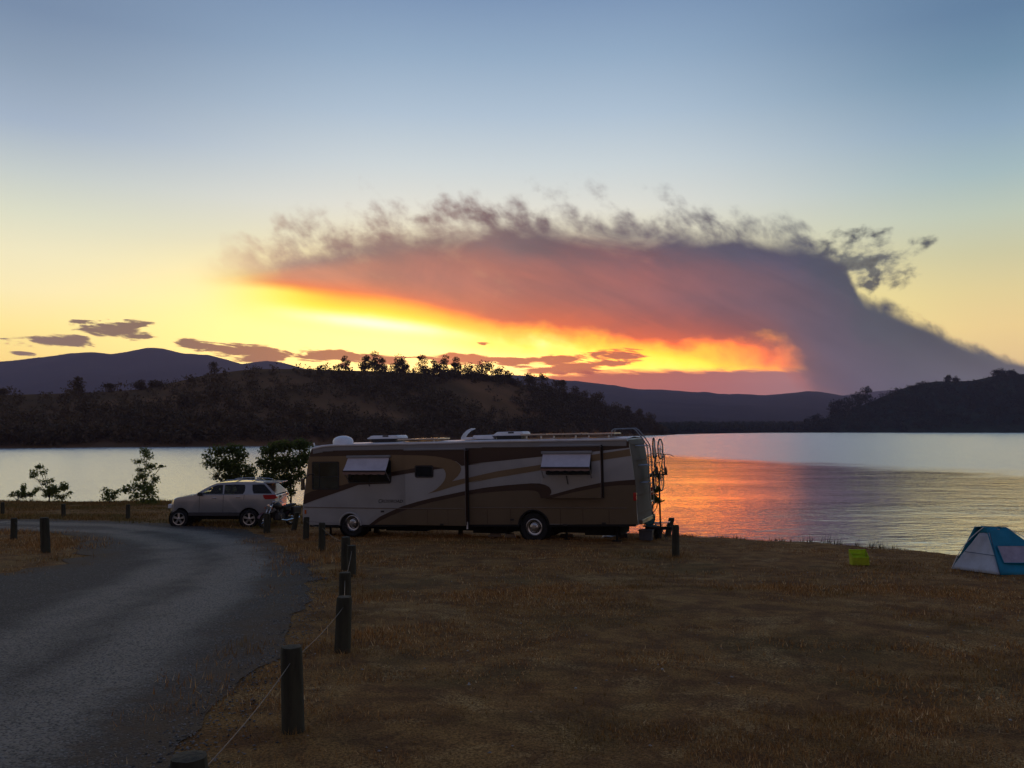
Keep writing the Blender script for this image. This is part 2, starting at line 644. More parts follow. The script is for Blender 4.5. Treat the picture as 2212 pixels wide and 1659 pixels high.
def vnoise(x, y, s, seed=0):
    """smooth value noise"""
    r = np.random.RandomState(seed)
    T = r.rand(256, 256)
    X, Y = np.asarray(x) / s, np.asarray(y) / s
    i, j = np.floor(X).astype(int), np.floor(Y).astype(int)
    f, g = X - i, Y - j
    f, g = f * f * (3 - 2 * f), g * g * (3 - 2 * g)
    a, b = T[i % 256, j % 256], T[(i + 1) % 256, j % 256]
    c, d = T[i % 256, (j + 1) % 256], T[(i + 1) % 256, (j + 1) % 256]
    return (a * (1 - f) + b * f) * (1 - g) + (c * (1 - f) + d * f) * g


def vfbm(x, y, s, oct=4, seed=0):
    t, a, w = 0, 1, 0
    for k in range(oct):
        t = t + a * vnoise(x, y, s / 2 ** k, seed + k)
        w += a
        a *= .5
    return t / w


# road outline on the ground (traced points are the edge as it runs over the ground)
def gp(*pts):
    return [tuple(onground(a, b)[:2]) for a, b in pts]


ROAD = gp((400, 1700), (478, 1560), (556, 1460), (625, 1370), (652, 1322), (668, 1286), (674, 1256), (658, 1224), (624, 1196), (592, 1172), (562, 1156), (520, 1143),
          (400, 1132), (200, 1124), (0, 1121)) + [(-45, 37.4), (-60, 37.2), (-60, 33), (-40, 31.5)] + \
    gp((0, 1150), (110, 1150), (158, 1163), (176, 1188), (150, 1212), (60, 1232), (0, 1240)) + [(-17, 18), (-24, 14), (-30, 8), (-34, -20), (-3, -20), (-2.6, 0)]
ROAD = np.array(ROAD)
TRK1 = np.array(gp((-100, 1690), (130, 1520), (330, 1370), (470, 1275), (530, 1220), (515, 1180), (430, 1154), (250, 1136), (0, 1129)))
TRK2 = np.array(gp((-300, 1560), (-60, 1440), (100, 1360), (240, 1292), (350, 1242), (395, 1210), (370, 1178), (250, 1152), (0, 1140)))


def densify(poly, step, closed=True):
    out = []
    n = len(poly)
    for i in range(n if closed else n - 1):
        a, b = np.array(poly[i]), np.array(poly[(i + 1) % n])
        k = max(1, int(np.linalg.norm(b - a) / step))
        for j in range(k):
            out.append(a + (b - a) * j / k)
    return np.array(out)


def smooth_poly(P, it=3):
    for _ in range(it):
        Q = []
        n = len(P)
        for i in range(n):
            a, b = P[i], P[(i + 1) % n]
            Q += [a * .75 + b * .25, a * .25 + b * .75]
        P = np.array(Q)
    return P


ROAD = smooth_poly(ROAD, 2)


def ground_materials():
    # dry grass and bare earth
    m = bpy.data.materials.new('dry_ground')
    m.use_nodes = True
    t = m.node_tree
    E.tree = t
    b = t.nodes['Principled BSDF']
    b.inputs['Roughness'].default_value = 0.95
    b.inputs['Specular IOR Level'].default_value = 0.15
    tc = t.nodes.new('ShaderNodeTexCoord')
    v = E(tc.outputs['Object'])
    big = fbm(v, 0.35, 5, 0.6, 0.4)
    med = fbm(v, 1.7, 6, 0.65, 0.3)
    fin = fbm(v, 38.0, 4, 0.7)
    def rgb(c):
        n = t.nodes.new('ShaderNodeRGB')
        n.outputs[0].default_value = (*c, 1)
        return E(n.outputs[0])
    earth, straw, green, pale = rgb((.24, .108, .036)), rgb((.46, .235, .070)), rgb((.15, .11, .034)), rgb((.78, .50, .20))
    c = cmix(lstep(med, .40, .60), earth, straw)
    c = cmix(lstep(big, .52, .68) * 0.55, c, green)
    c = cmix(lstep(fbm(v, 0.8, 6, 0.7, 0.6), .53, .68) * lstep(fin, .40, .60) * 0.85, c, pale)
    c = cmix(lstep(fin, .60, .40) * 0.72, c, rgb((.035, .018, .009)))
    t.links.new(c.s, b.inputs['Base Color'])
    bp = t.nodes.new('ShaderNodeBump')
    bp.inputs['Distance'].default_value = 0.05
    t.links.new((fin * 0.6 + fbm(v, 9.0, 5, .6)).s, bp.inputs['Height'])
    t.links.new(bp.outputs[0], b.inputs['Normal'])
    MATS['ground'] = m
    # gravel road
    m = bpy.data.materials.new('gravel_road')
    m.use_nodes = True
    t = m.node_tree
    E.tree = t
    b = t.nodes['Principled BSDF']
    b.inputs['Roughness'].default_value = 0.85
    b.inputs['Specular IOR Level'].default_value = 0.3
    tc = t.nodes.new('ShaderNodeTexCoord')
    v = E(tc.outputs['Object'])
    def att(nm):
        a = t.nodes.new('ShaderNodeAttribute')
        a.attribute_name = nm
        return E(a.outputs['Fac'])
    trk, edge = att('track'), att('edge')
    def rgb(c):
        n = t.nodes.new('ShaderNodeRGB')
        n.outputs[0].default_value = (*c, 1)
        return E(n.outputs[0])
    vo = t.nodes.new('ShaderNodeTexVoronoi')
    vo.inputs['Scale'].default_value = 46.0
    t.links.new(v.s, vo.inputs['Vector'])
    sep = t.nodes.new('ShaderNodeSeparateColor')
    t.links.new(vo.outputs['Color'], sep.inputs[0])
    big = fbm(v, 0.5, 6, 0.62, 0.5)
    med = fbm(v, 5.0, 5, 0.6)
    tr = emin(1.0, trk + (big - 0.5) * 1.1)
    c = cmix(sstep(tr, 0.1, 0.9), rgb((.078, .066, .051)), rgb((.30, .255, .195)))
    c = cmix(lstep(med, .55, .75) * 0.35, c, rgb((.085, .078, .064)))
    c = cmix(lstep(E(sep.outputs[0]), 0.74, 1.0) * 0.75, c, rgb((.28, .265, .245)))
    c = cmix(lstep(E(sep.outputs[1]), 0.45, 1.0) * 0.80, c, rgb((.020, .021, .025)))
    c = cmix(lstep(fbm(v, 0.9, 4, .6, .4), .60, .74) * 0.4, c, rgb((.085, .060, .030)))
    ed = lstep(edge + (fbm(v, 1.6, 7, 0.7) - 0.5) * 4.5, 1.1, 0.0)
    c = cmix(ed * 0.9, c, rgb((.095, .058, .030)))
    t.links.new(c.s, b.inputs['Base Color'])
    bp = t.nodes.new('ShaderNodeBump')
    bp.inputs['Distance'].default_value = 0.02
    t.links.new((E(vo.outputs['Distance']) * -1.0 + med * 1.2).s, bp.inputs['Height'])
    t.links.new(bp.outputs[0], b.inputs['Normal'])
    MATS['road'] = m


def build_ground():
    ground_materials()
    def axis(lo, a, b, hi, fine, coarse):
        return np.unique(np.concatenate([np.arange(lo, a, coarse), np.arange(a, b, fine), np.arange(b, hi + 1, coarse)]))
    xs = axis(-130, -26, 22, 40, 0.3, 3.0)
    ys = axis(-40, 2, 66, 80, 0.3, 3.0)
    X, Y = np.meshgrid(xs, ys)
    P = np.column_stack([X.ravel(), Y.ravel()])
    sd = shore(P) + (vfbm(P[:, 0], P[:, 1], 2.0, 3, 5) - .5) * 1.4
    z = G(P[:, 0], P[:, 1])
    rd = pdist(P, ROAD, True)
    off = np.where(inside(P, ROAD), 0.0, np.clip((rd - 0.1) / 0.6, 0, 1))
    z = z + (vfbm(P[:, 0], P[:, 1], 1.2, 3, 2) - .5) * 0.09 * off + (vfbm(P[:, 0], P[:, 1], 5, 2, 9) - .5) * 0.10 * off * np.clip((15 - np.hypot(P[:, 0], P[:, 1] - 10)) / 8, 0, 1)
    dr = np.clip(0.7 - sd, 0, 99)
    z = z - 0.5 * dr ** 1.1
    z = np.maximum(z, -3.0)
    nx, ny = len(xs), len(ys)
    I = np.arange(nx * ny).reshape(ny, nx)
    F = np.column_stack([I[:-1, :-1].ravel(), I[:-1, 1:].ravel(), I[1:, 1:].ravel(), I[1:, :-1].ravel()])
    o = np_mesh('ground', np.column_stack([P, z]), F, MATS['ground'], smooth=True)
    tag(o, kind='structure')
    # road sheet
    B = densify(ROAD, 0.3)
    nrm = (vfbm(B[:, 0], B[:, 1], 0.9, 5, 21) - .5) * 1.25
    c = np.roll(B, -1, 0) - np.roll(B, 1, 0)
    c = c / np.maximum(np.linalg.norm(c, axis=1), 1e-6)[:, None]
    B = B + np.column_stack([c[:, 1], -c[:, 0]]) * nrm[:, None]
    gx, gy = np.meshgrid(np.arange(-60, 0, 0.6), np.arange(-20, 38, 0.6))
    Q = np.column_stack([gx.ravel(), gy.ravel()]) + np.random.rand(gx.size, 2) * 0.2
    Q = Q[inside(Q, B)]
    Q = Q[pdist(Q, B[::3], True) > 0.25]
    allp = [Vector(p) for p in B] + [Vector(p) for p in Q]
    ed = [(i, (i + 1) % len(B)) for i in range(len(B))]
    vv, ee, ff, *_ = delaunay_2d_cdt(allp, ed, [list(range(len(B)))], 1, 1e-4)
    P = np.array([tuple(p) for p in vv])
    T = np.array([f for f in ff if len(f) == 3])
    cen = P[T].mean(1)
    T = T[inside(cen, B)]
    tr = np.maximum(np.exp(-(pdist(P, TRK1) / 0.75) ** 2), 0.85 * np.exp(-(pdist(P, TRK2) / 0.8) ** 2))
    tr = np.maximum(tr, 0.35 * np.exp(-(pdist(P, (TRK1[:9] + TRK2[:9]) / 2) / 1.6) ** 2))
    eg = pdist(P, B, True)
    z = G(P[:, 0], P[:, 1]) + 0.012 + np.clip(eg, 0, .5) * 0.02
    o = np_mesh('road', np.column_stack([P, z]), T, MATS['road'], smooth=True, attrs={'track': tr, 'edge': eg})
    tag(o, kind='structure')
    # make sure the sheet faces up
    if o.data.polygons[0].normal.z < 0:
        o.data.flip_normals()
    return B


def water_material():
    m = bpy.data.materials.new('lake_water')
    m.use_nodes = True
    t = m.node_tree
    E.tree = t
    t.nodes.remove(t.nodes['Principled BSDF'])
    deep = t.nodes.new('ShaderNodeBsdfDiffuse')
    deep.inputs[0].default_value = (.012, .016, .020, 1)
    b = t.nodes.new('ShaderNodeBsdfGlossy')
    b.inputs['Color'].default_value = (.96, .96, .96, 1)
    lw = t.nodes.new('ShaderNodeLayerWeight')
    lw.inputs['Blend'].default_value = 0.5
    mx = t.nodes.new('ShaderNodeMixShader')
    fac = E(lw.outputs['Facing'])
    fac = 0.03 + 0.97 * (fac * fac * fac)
    t.links.new(fac.s, mx.inputs[0])
    t.links.new(deep.outputs[0], mx.inputs[1])
    t.links.new(b.outputs[0], mx.inputs[2])
    t.links.new(mx.outputs[0], t.nodes['Material Output'].inputs[0])
    tc = t.nodes.new('ShaderNodeTexCoord')
    v = E(tc.outputs['Object'])
    sp = t.nodes.new('ShaderNodeSeparateXYZ')
    t.links.new(v.s, sp.inputs[0])
    x, y = E(sp.outputs[0]), E(sp.outputs[1])
    lim = emax(96.0, 176.0 - (x - 31.0) * 2.2)
    w = (fbm(vec(x * .05, y * .12), 1.0, 6, .7) - 0.5) * 95.0
    gust = sstep(y - lim + w, -30.0, 24.0)                    # 1 in the wind-ruffled part
    left = sstep(x, 4.0, -8.0)
    gust = emax(gust, left)
    rough = lstep(gust, 0.0, 1.0, 0.02, 0.26)
    t.links.new(rough.s, b.inputs['Roughness'])
    w1 = fbm(vec(x * .75 + y * .18, y * 1.7 - x * .25), 1.0, 3, 0.5, 0.3)
    w2 = fbm(vec(x * 2.6 + y * .5, y * 5.2), 1.0, 3, 0.5, 0.2)
    w3 = fbm(vec(x * .20, y * .42 - x * .06), 1.0, 2, 0.5, 0.2)
    calm = lstep(fbm(vec(x * .05 + 3., y * .09), 1.0, 3, .5), .35, .62, 0.55, 1.25)
    h = (w1 * 0.028 + w2 * 0.0085 + w3 * 0.040) * calm * lstep(x * (60.0 / emax(y, 20.0)), 12.0, 34.0, 0.65, 1.9)
    bp = t.nodes.new('ShaderNodeBump')
    bp.inputs['Strength'].default_value = 1.0
    bp.inputs['Distance'].default_value = 1.0
    t.links.new(h.s, bp.inputs['Height'])
    t.links.new(bp.outputs[0], b.inputs['Normal'])
    return m


def build_water():
    V, F = [], []
    xs = [-9000, -1500, -300, 0, 300, 1500, 9000]
    ys = [-400, 0, 100, 400, 1500, 12000]
    for y in ys:
        for x in xs:
            V.append((x, y, 0))
    n = len(xs)
    for j in range(len(ys) - 1):
        for i in range(n - 1):
            F.append((j * n + i, j * n + i + 1, (j + 1) * n + i + 1, (j + 1) * n + i))
    o = np_mesh('lake', V, F, water_material())
    tag(o, kind='structure')


# ------------------------------------------------------------------ far land
def hill_material(name, grass, wood, scale, bias=0.5, patch=0.1):
    m = bpy.data.materials.new(name)
    m.use_nodes = True
    t = m.node_tree
    E.tree = t
    b = t.nodes['Principled BSDF']
    b.inputs['Roughness'].default_value = 1.0
    b.inputs['Specular IOR Level'].default_value = 0.0
    tc = t.nodes.new('ShaderNodeTexCoord')
    v = E(tc.outputs['Object'])
    n = fbm(v, scale, 7, 0.62, 0.5)
    def rgb(c):
        k = t.nodes.new('ShaderNodeRGB')
        k.outputs[0].default_value = (*c, 1)
        return E(k.outputs[0])
    c = cmix(lstep(n, bias - patch, bias + patch), rgb(wood), rgb(grass))
    t.links.new(c.s, b.inputs['Base Color'])
    return m


def hill(name, mat, ridge, near, far, u_lo, u_hi, cols, rows=26, rough=0.05, kind='structure', power=0.8, seed=3, back=0.6, jag=0.0):
    """ridge: (px, py) skyline; near / far: distance of foot and ridge by px"""
    U = np.linspace(ray(u_lo, 900).x, ray(u_hi, 900).x, cols)
    PX = 1106 + U * FL
    ry = np.interp(PX, [p[0] for p in ridge], [p[1] for p in ridge])
    dn = np.interp(PX, [p[0] for p in near], [p[1] for p in near])
    df = np.interp(PX, [p[0] for p in far], [p[1] for p in far])
    v = np.array([ray(a, b).z for a, b in zip(PX, ry)])
    H = CAM.z + v * df
    H = H + jag * (vfbm(U * df, U * 0, df.mean() * 0.03, 4, seed) - .5)
    V = []
    ts = list(np.linspace(0, 1, rows)) + list(1 + np.linspace(0.1, 1, 6) * back)
    for t in ts:
        D = dn + (df - dn) * t
        if t <= 1:
            z = -1.5 + (H + 1.5) * (t ** power)
            am = rough * H * math.sin(math.pi * min(t, 1)) ** 0.7
            z = z + (vfbm(U * D, D, df.mean() * 0.10, 5, seed) - .5) * 2 * am
        else:
            z = H - (H + 3) * ((t - 1) / back) ** 1.4
        V.append(np.column_stack([U * D, D, z]))
    V = np.concatenate(V)
    n = cols
    I = np.arange(n * len(ts)).reshape(len(ts), n)
    F = np.column_stack([I[:-1, :-1].ravel(), I[:-1, 1:].ravel(), I[1:, 1:].ravel(), I[1:, :-1].ravel()])
    o = np_mesh(name, V, F, mat, smooth=True)
    tag(o, kind=kind)
    grid = V.reshape(len(ts), n, 3)
    return U, grid


RIDGE1 = [(-900, 862), (-300, 858), (0, 853), (60, 852), (200, 848), (300, 841), (370, 827), (450, 809), (520, 800), (560, 797), (640, 797), (740, 800), (840, 803), (940, 808),
          (1000, 815), (1080, 822), (1150, 834), (1200, 852), (1250, 866), (1290, 877), (1350, 900), (1400, 918), (1440, 936), (1500, 945)]
NEAR1 = [(-900, 215), (0, 238), (560, 266), (800, 290), (1000, 340), (1200, 430), (1420, 618), (1500, 640)]
FAR1 = [(-900, 330), (0, 350), (560, 400), (1000, 450), (1200, 520), (1420, 650), (1500, 660)]
RIDGE2 = [(1640, 931), (1700, 926), (1750, 922), (1790, 905), (1850, 881), (1900, 860), (1960, 836), (2020, 824), (2100, 823), (2150, 812), (2212, 808), (2350, 800), (2600, 810), (3200, 860)]


def build_far():
    m1 = hill_material('hill_oak_grass', (.24, .125, .062), (.125, .076, .040), 0.022, 0.52, 0.14)
    u1, g1 = hill('hill', m1, RIDGE1, NEAR1, FAR1, -900, 1500, 300, rough=0.07)
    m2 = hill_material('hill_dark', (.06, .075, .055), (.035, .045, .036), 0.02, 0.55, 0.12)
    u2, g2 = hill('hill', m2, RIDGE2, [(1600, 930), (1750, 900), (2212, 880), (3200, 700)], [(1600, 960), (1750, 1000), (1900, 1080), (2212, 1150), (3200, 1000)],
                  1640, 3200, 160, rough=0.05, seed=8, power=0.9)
    m3 = hill_material('flat_shore_land', (.05, .038, .030), (.016, .014, .014), 0.012, 0.55, 0.1)
    u3, g3 = hill('far_shore', m3, [(1340, 921), (1500, 919), (1700, 918), (1900, 920)], [(1340, 590), (1430, 640), (1550, 760), (1650, 860), (1900, 900)],
                  [(1340, 1200), (1430, 1300), (1900, 1400)], 1340, 1900, 80, rough=0.02, seed=4, power=0.5)
    # far ranges
    mm = hill_material('mountain_chaparral', (.060, .050, .046), (.034, .032, .034), 0.0022, 0.5, 0.12)
    hill('mountain', mm, [(-900, 800), (-200, 790), (0, 780), (70, 772), (130, 765), (200, 761), (235, 765), (262, 762), (310, 752), (350, 753), (395, 764), (450, 768), (520, 787),
                          (545, 782), (575, 779), (610, 782), (660, 796), (760, 806), (900, 830), (1100, 880)], [(-900, 2500), (1100, 2600)], [(-900, 4600), (1100, 4800)],
         -900, 1100, 260, rough=0.10, seed=12, power=1.1, jag=14)
    hill('mountain', mm, [(900, 812), (1000, 808), (1100, 810), (1160, 814), (1200, 820), (1240, 823), (1300, 830), (1370, 840), (1430, 842), (1480, 845), (1530, 847), (1560, 851), (1640, 853), (1700, 849),
                          (1745, 845), (1790, 849), (1830, 855), (1880, 866), (2000, 900)], [(900, 1700), (2000, 2000)], [(900, 4400), (2000, 4600)],
         900, 2000, 240, rough=0.10, seed=15, power=1.2, jag=12)
    hill('mountain', mm, [(1780, 862), (1840, 853), (1900, 845), (1960, 838), (2050, 836), (2200, 845), (2600, 850)], [(1780, 5200), (2600, 5200)], [(1780, 7000), (2600, 7000)],
         1780, 2600, 80, rough=0.06, seed=17, power=1.0, jag=16)
    # valley floor the ranges stand on
    V = [(-5000, 1500, 1.0), (6000, 1300, 1.0), (9000, 9000, 1.0), (-9000, 9000, 1.0), (-7000, 2300, 1.0)]
    o = np_mesh('valley_floor', V, [(0, 1, 2, 3, 4)], m3)
    tag(o, kind='structure')
    return (u1, g1), (u2, g2), (u3, g3)


def soup_tree(c, h, w, n, rs, trunk=True, tri=0.16, base=0.25, col=None):
    """triangle soup crown: centre of foot c; returns V, F arrays"""
    k = rs.randint(9, 14)
    tz = np.sort(rs.uniform(.18, .86, k))
    tz[-1] = .84
    tz[0] = .15
    tz[1] = .30
    tz[2] = .22
    spread = np.sin(np.pi * np.clip(tz, .25, .93)) ** .6
    lob = np.column_stack([(rs.rand(k) - .5) * w * .75 * spread, (rs.rand(k) - .5) * w * .75 * spread, (base + (1 - base) * tz) * h])
    lr = rs.uniform(.22, .46, k) * w
    which = rs.randint(0, k, n)
    d = rs.normal(size=(n, 3))
    d /= np.linalg.norm(d, axis=1)[:, None]
    r = rs.rand(n) ** 0.4
    p = lob[which] + d * (lr[which] * r)[:, None] * np.array([1, 1, .75])
    p[:, 2] = np.maximum(p[:, 2], base * h * .4)
    a = rs.normal(size=(n, 3))
    b = rs.normal(size=(n, 3))
    a /= np.linalg.norm(a, axis=1)[:, None]
    b /= np.linalg.norm(b, axis=1)[:, None]
    s = tri * w * rs.uniform(.6, 1.3, n)[:, None]
    V = np.stack([p + a * s, p - a * s * .5 + b * s * .8, p - a * s * .5 - b * s * .8], 1).reshape(-1, 3)
    F = np.arange(n * 3).reshape(-1, 3)
    if trunk:
        q = np.array([(-.02, 0, 0), (.02, 0, 0), (0, .03, h * .75)]) * np.array([w, w, 1]) + np.array([0, 0, -.1 * 0])
        q2 = np.array([(0, -.02, 0), (0, .02, 0), (.03, 0, h * .75)]) * np.array([w, w, 1])
        V = np.concatenate([V, q, q2])
        F = np.arange(len(V)).reshape(-1, 3)
    return V + np.asarray(c), F


def foliage_material(name, c1, c2, trans=0.25, scale=1.5):
    m = bpy.data.materials.new(name)
    m.use_nodes = True
    t = m.node_tree
    E.tree = t
    b = t.nodes['Principled BSDF']
    b.inputs['Roughness'].default_value = 0.7
    b.inputs['Specular IOR Level'].default_value = 0.2
    g = t.nodes.new('ShaderNodeNewGeometry')
    r = E(g.outputs['Random Per Island'])
    def rgb(c):
        k = t.nodes.new('ShaderNodeRGB')
        k.outputs[0].default_value = (*c, 1)
        return E(k.outputs[0])
    c = cmix(r, rgb(c1), rgb(c2))
    t.links.new(c.s, b.inputs['Base Color'])
    tr = t.nodes.new('ShaderNodeBsdfTranslucent')
    t.links.new(c.s, tr.inputs[0])
    mx = t.nodes.new('ShaderNodeMixShader')
    mx.inputs[0].default_value = trans
    t.links.new(b.outputs[0], mx.inputs[1])
    t.links.new(tr.outputs[0], mx.inputs[2])
    t.links.new(mx.outputs[0], t.nodes['Material Output'].inputs[0])
    return m


def on_hill(U, grid, px, D=None, t=None):
    """point of a hill surface: column by px, row fraction"""
    u = (px - 1106) / FL
    i = int(np.clip(np.searchsorted(U, u), 1, len(U) - 1))
    f = (u - U[i - 1]) / (U[i] - U[i - 1])
    col = grid[:, i - 1] * (1 - f) + grid[:, i] * f
    rows = 26
    j = t * (rows - 1)
    j0 = int(min(j, rows - 2))
    g = j - j0
    return col[j0] * (1 - g) + col[j0 + 1] * g


def build_hill_trees(h1, h2, h3):
    rs = np.random.RandomState(11)
    MATS['far_leaf'] = foliage_material('far_foliage', (.090, .058, .030), (.120, .076, .038), 0.15)
    MATS['far_leaf_blue'] = foliage_material('far_foliage_dark', (.03, .035, .034), (.045, .05, .045), 0.15)  # darker, bluer leaf colour for the far shore and right-hand hill
    MATS['bark'] = pbr('bark', (.06, .045, .034), 0.95, var=.3, vscale=9, bump=0.01)

    def woods(name, hl, x0, x1, count, hh, dens, mat):
        Vs, Fs, off, k = [], [], 0, 0
        tries = 0
        while k < count and tries < count * 12:
            tries += 1
            px = rs.uniform(x0, x1)
            t = rs.uniform(0.01, 0.985) ** 0.8
            p = on_hill(hl[0], hl[1], px, t=t)
            if p[2] < 0.4 or rs.rand() > dens(px, t, p):
                continue
            h = rs.uniform(*hh)
            V, F = soup_tree(p - np.array([0, 0, .3]), h, h * rs.uniform(.8, 1.3), 60, rs, tri=.11, base=.05, trunk=False)
            Vs.append(V); Fs.append(F + off); off += len(V); k += 1
        o = np_mesh(name, np.concatenate(Vs), np.concatenate(Fs), mat)
        return tag(o, kind='stuff')

    def d1(px, t, p):
        n = vfbm(np.array([p[0]]), np.array([p[1]]), 60, 4, 31)[0]
        right = np.clip((px - 1120) / 150, 0, 1) * 1.6
        low = np.clip((.22 - t) / .16, 0, 1) * 2.2
        top = np.clip((px - 900) / 250, 0, 1)
        open_ = np.exp(-((px - 1000) / 110) ** 2 - ((t - .62) / .28) ** 2)
        return max(0.0, (0.12 + 2.4 * max(0, n - .47) + .9 * right + .9 * low) * (1 - .93 * open_) * (1 if t < .93 or px > 1080 else (.5 if px > 930 else .0)) * (.55 if px < 900 else 1))
    o = woods('woodland', h1, -350, 1440, 2900, (2.8, 5.8), d1, MATS['far_leaf'])
    o['label'] = 'dark oak woodland covering the hill across the water'
    o['category'] = 'woodland'
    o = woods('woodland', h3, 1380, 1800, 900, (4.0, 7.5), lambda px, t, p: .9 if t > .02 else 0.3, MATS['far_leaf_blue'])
    o['label'] = 'low dark tree belt along the far flat shore'
    o['category'] = 'woodland'
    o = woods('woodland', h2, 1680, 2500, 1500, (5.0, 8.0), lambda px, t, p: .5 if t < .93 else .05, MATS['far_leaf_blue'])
    o['label'] = 'dark woodland covering the steep hill at the right'
    o['category'] = 'woodland'

    o = woods('scrub', (h1[0], h1[1]), 915, 1130, 150, (2.0, 4.2), lambda px, t, p: 1.0 if t > .93 else 0.0, MATS['far_leaf'])
    o['label'] = 'low dark scrub filling the right part of the hill crest'
    o['category'] = 'scrub'

    # single trees standing out against the sky
    crest = 'trees standing against the sky on the hill crests'
    T = [  # px, top py, width px, hill, label
        (5, 842, 26, 1, 'rounded dark tree at the far left end of the hill crest'),
        (165, 814, 30, 1, 'round-topped tree standing alone on the left slope of the hill'),
        (235, 830, 22, 1, 'small tree right of the lone round tree on the left slope'),
        (303, 823, 24, 1, 'spreading low tree on the left slope below the far mountain'),
        (335, 826, 26, 1, 'squat bushy tree beside the spreading one on the left slope'),
        (462, 784, 20, 1, 'slim upright tree alone high on the left shoulder of the hill'),
        (745, 768, 20, 1, 'narrow tree at the left end of the crest row'),
        (787, 770, 30, 1, 'dense tree at the left edge of the tallest crest clump'),
        (808, 759, 28, 1, 'tallest tree in the clump on the hill crest'),
        (826, 775, 20, 1, 'smaller tree on the right side of the tallest crest clump'),
        (858, 770, 30, 1, 'open crowned tree just right of the tallest crest clump'),
        (875, 786, 20, 1, 'low tree tucked under the open crowned crest tree'),
        (912, 767, 22, 1, 'upright column-like tree in front of the bright sky gap'),
        (938, 778, 26, 1, 'see-through tree just right of the upright crest tree'),
        (957, 767, 22, 1, 'pointed tree in the middle of the crest row'),
        (984, 772, 28, 1, 'broad dense tree right of the pointed crest tree'),
        (1010, 786, 22, 1, 'stunted tree where the crest starts to fall to the right'),
        (1030, 790, 22, 1, 'small round tree on the falling part of the crest'),
        (1050, 782, 30, 1, 'wide ragged tree on the right part of the crest'),
        (1075, 795, 26, 1, 'low bushy tree right of the wide ragged crest tree'),
        (1098, 801, 22, 1, 'dark shrub-like tree at the edge of the crest row'),
        (1145, 807, 24, 1, 'small tree just before the crest meets the far mountain'),
        (1172, 806, 20, 1, 'thin tree in front of the start of the far mountain'),
        (1208, 822, 30, 1, 'large dark tree at the top of the wooded right slope'),
        (1243, 836, 22, 1, 'pointed tree near the top of the wooded right slope'),
        (1262, 846, 20, 1, 'short tree below the pointed one on the right slope'),
        (1290, 850, 28, 1, 'rounded tree halfway down the wooded right slope'),
        (1330, 872, 24, 1, 'middle-sized tree lower on the wooded right slope'),
        (1352, 877, 22, 1, 'tree low on the right slope above the motorhome roof ladder'),
        (1379, 883, 20, 1, 'tall narrow tree near the foot of the right slope'),
        (1403, 893, 20, 1, 'last tall tree where the hill meets the lake'),
        (1745, 905, 22, 2, 'small tree at the left foot of the right-hand hill'),
        (1764, 898, 22, 2, 'tree just above the left foot of the right-hand hill'),
        (1806, 865, 34, 2, 'broad leaning tree low on the edge of the right-hand hill'),
        (1832, 858, 20, 2, 'slim tree between the broad and tall ones on the right-hand hill'),
        (1852, 846, 22, 2, 'tree with narrow crown on the edge of the right-hand hill'),
        (1870, 834, 22, 2, 'highest tree on the sloping edge of the right-hand hill'),
        (2050, 811, 16, 2, 'left tree of the small pair on the right-hand hilltop'),
        (2066, 813, 13, 2, 'right tree of the small pair on the right-hand hilltop'),
        (2160, 800, 22, 2, 'tree on the highest part of the right-hand hill'),
        (2188, 803, 22, 2, 'low tree nearest the right edge on the hilltop'),
    ]
    for px, py, w, hid, lab in T:
        hl = h1 if hid == 1 else h2
        p = on_hill(hl[0], hl[1], px, t=0.985)
        D = p[1]
        ztop = CAM.z + ray(px, py).z * D
        h = max(2.0, ztop - p[2]) + .3
        ww = w / FL * D
        e = empty('hill_tree', (float(p[0]), float(p[1]), float(p[2]) - .3), lab, 'tree', crest)
        V, F = soup_tree((0, 0, 0), h * 1.05, ww * 1.1, 900, rs, trunk=False, tri=.07, base=.02)
        np_mesh('crown', V, F, MATS['far_leaf'] if hid == 1 else MATS['far_leaf_blue'], e)
        mb = MB()
        mb.tube([(0, 0, -.5), (0.02 * ww, 0, h * .4), (-.03 * ww, 0, h * .8)], [.05 * ww, .035 * ww, .01 * ww], 5)
        for s in (-1, 1):
            mb.tube([(0, 0, h * .35), (s * .25 * ww, 0, h * .65)], [.025 * ww, .008 * ww], 4)
        mb.build('trunk', MATS['bark'], e)


ROAD_EDGE = build_ground()
build_water()
H1, H2, H3 = build_far()
build_hill_trees(H1, H2, H3)


def build_haze():
    mb = MB()
    mb.box((0, 4200, 240), (22000, 11000, 490))
    m = bpy.data.materials.new('haze_air')
    m.use_nodes = True
    t = m.node_tree
    t.nodes.clear()
    pv = t.nodes.new('ShaderNodeVolumePrincipled')
    pv.inputs['Color'].default_value = (.74, .66, 1.0, 1)
    pv.inputs['Density'].default_value = 1.0e-4
    pv.inputs['Anisotropy'].default_value = 0.2
    o = t.nodes.new('ShaderNodeOutputMaterial')
    t.links.new(pv.outputs[0], o.inputs['Volume'])
    h = mb.build('haze', m)
    tag(h, kind='stuff')


build_haze()

# ------------------------------------------------------------------ motorhome
def z1(X, Y): return ((940 + X / 3.687) / 1.4756, (1340 + Y / 3.687) / 1.4756)
def z2(X, Y): return ((1500 + X / 3.352) / 1.4756, (1340 + Y / 3.352) / 1.4756)
def z3(X, Y): return ((500 + X / 4.809) / 1.4756, (1400 + Y / 4.809) / 1.4756)
def z5(X, Y): return ((1960 + X / 3.771) / 1.4756, (1340 + Y / 3.771) / 1.4756)
def z6(X, Y): return ((2640 + X / 3.545) / 1.4756, (1600 + Y / 3.545) / 1.4756)
def A(*p): return [z1(a, b) for a, b in p]
def B(*p): return [z2(a, b) for a, b in p]


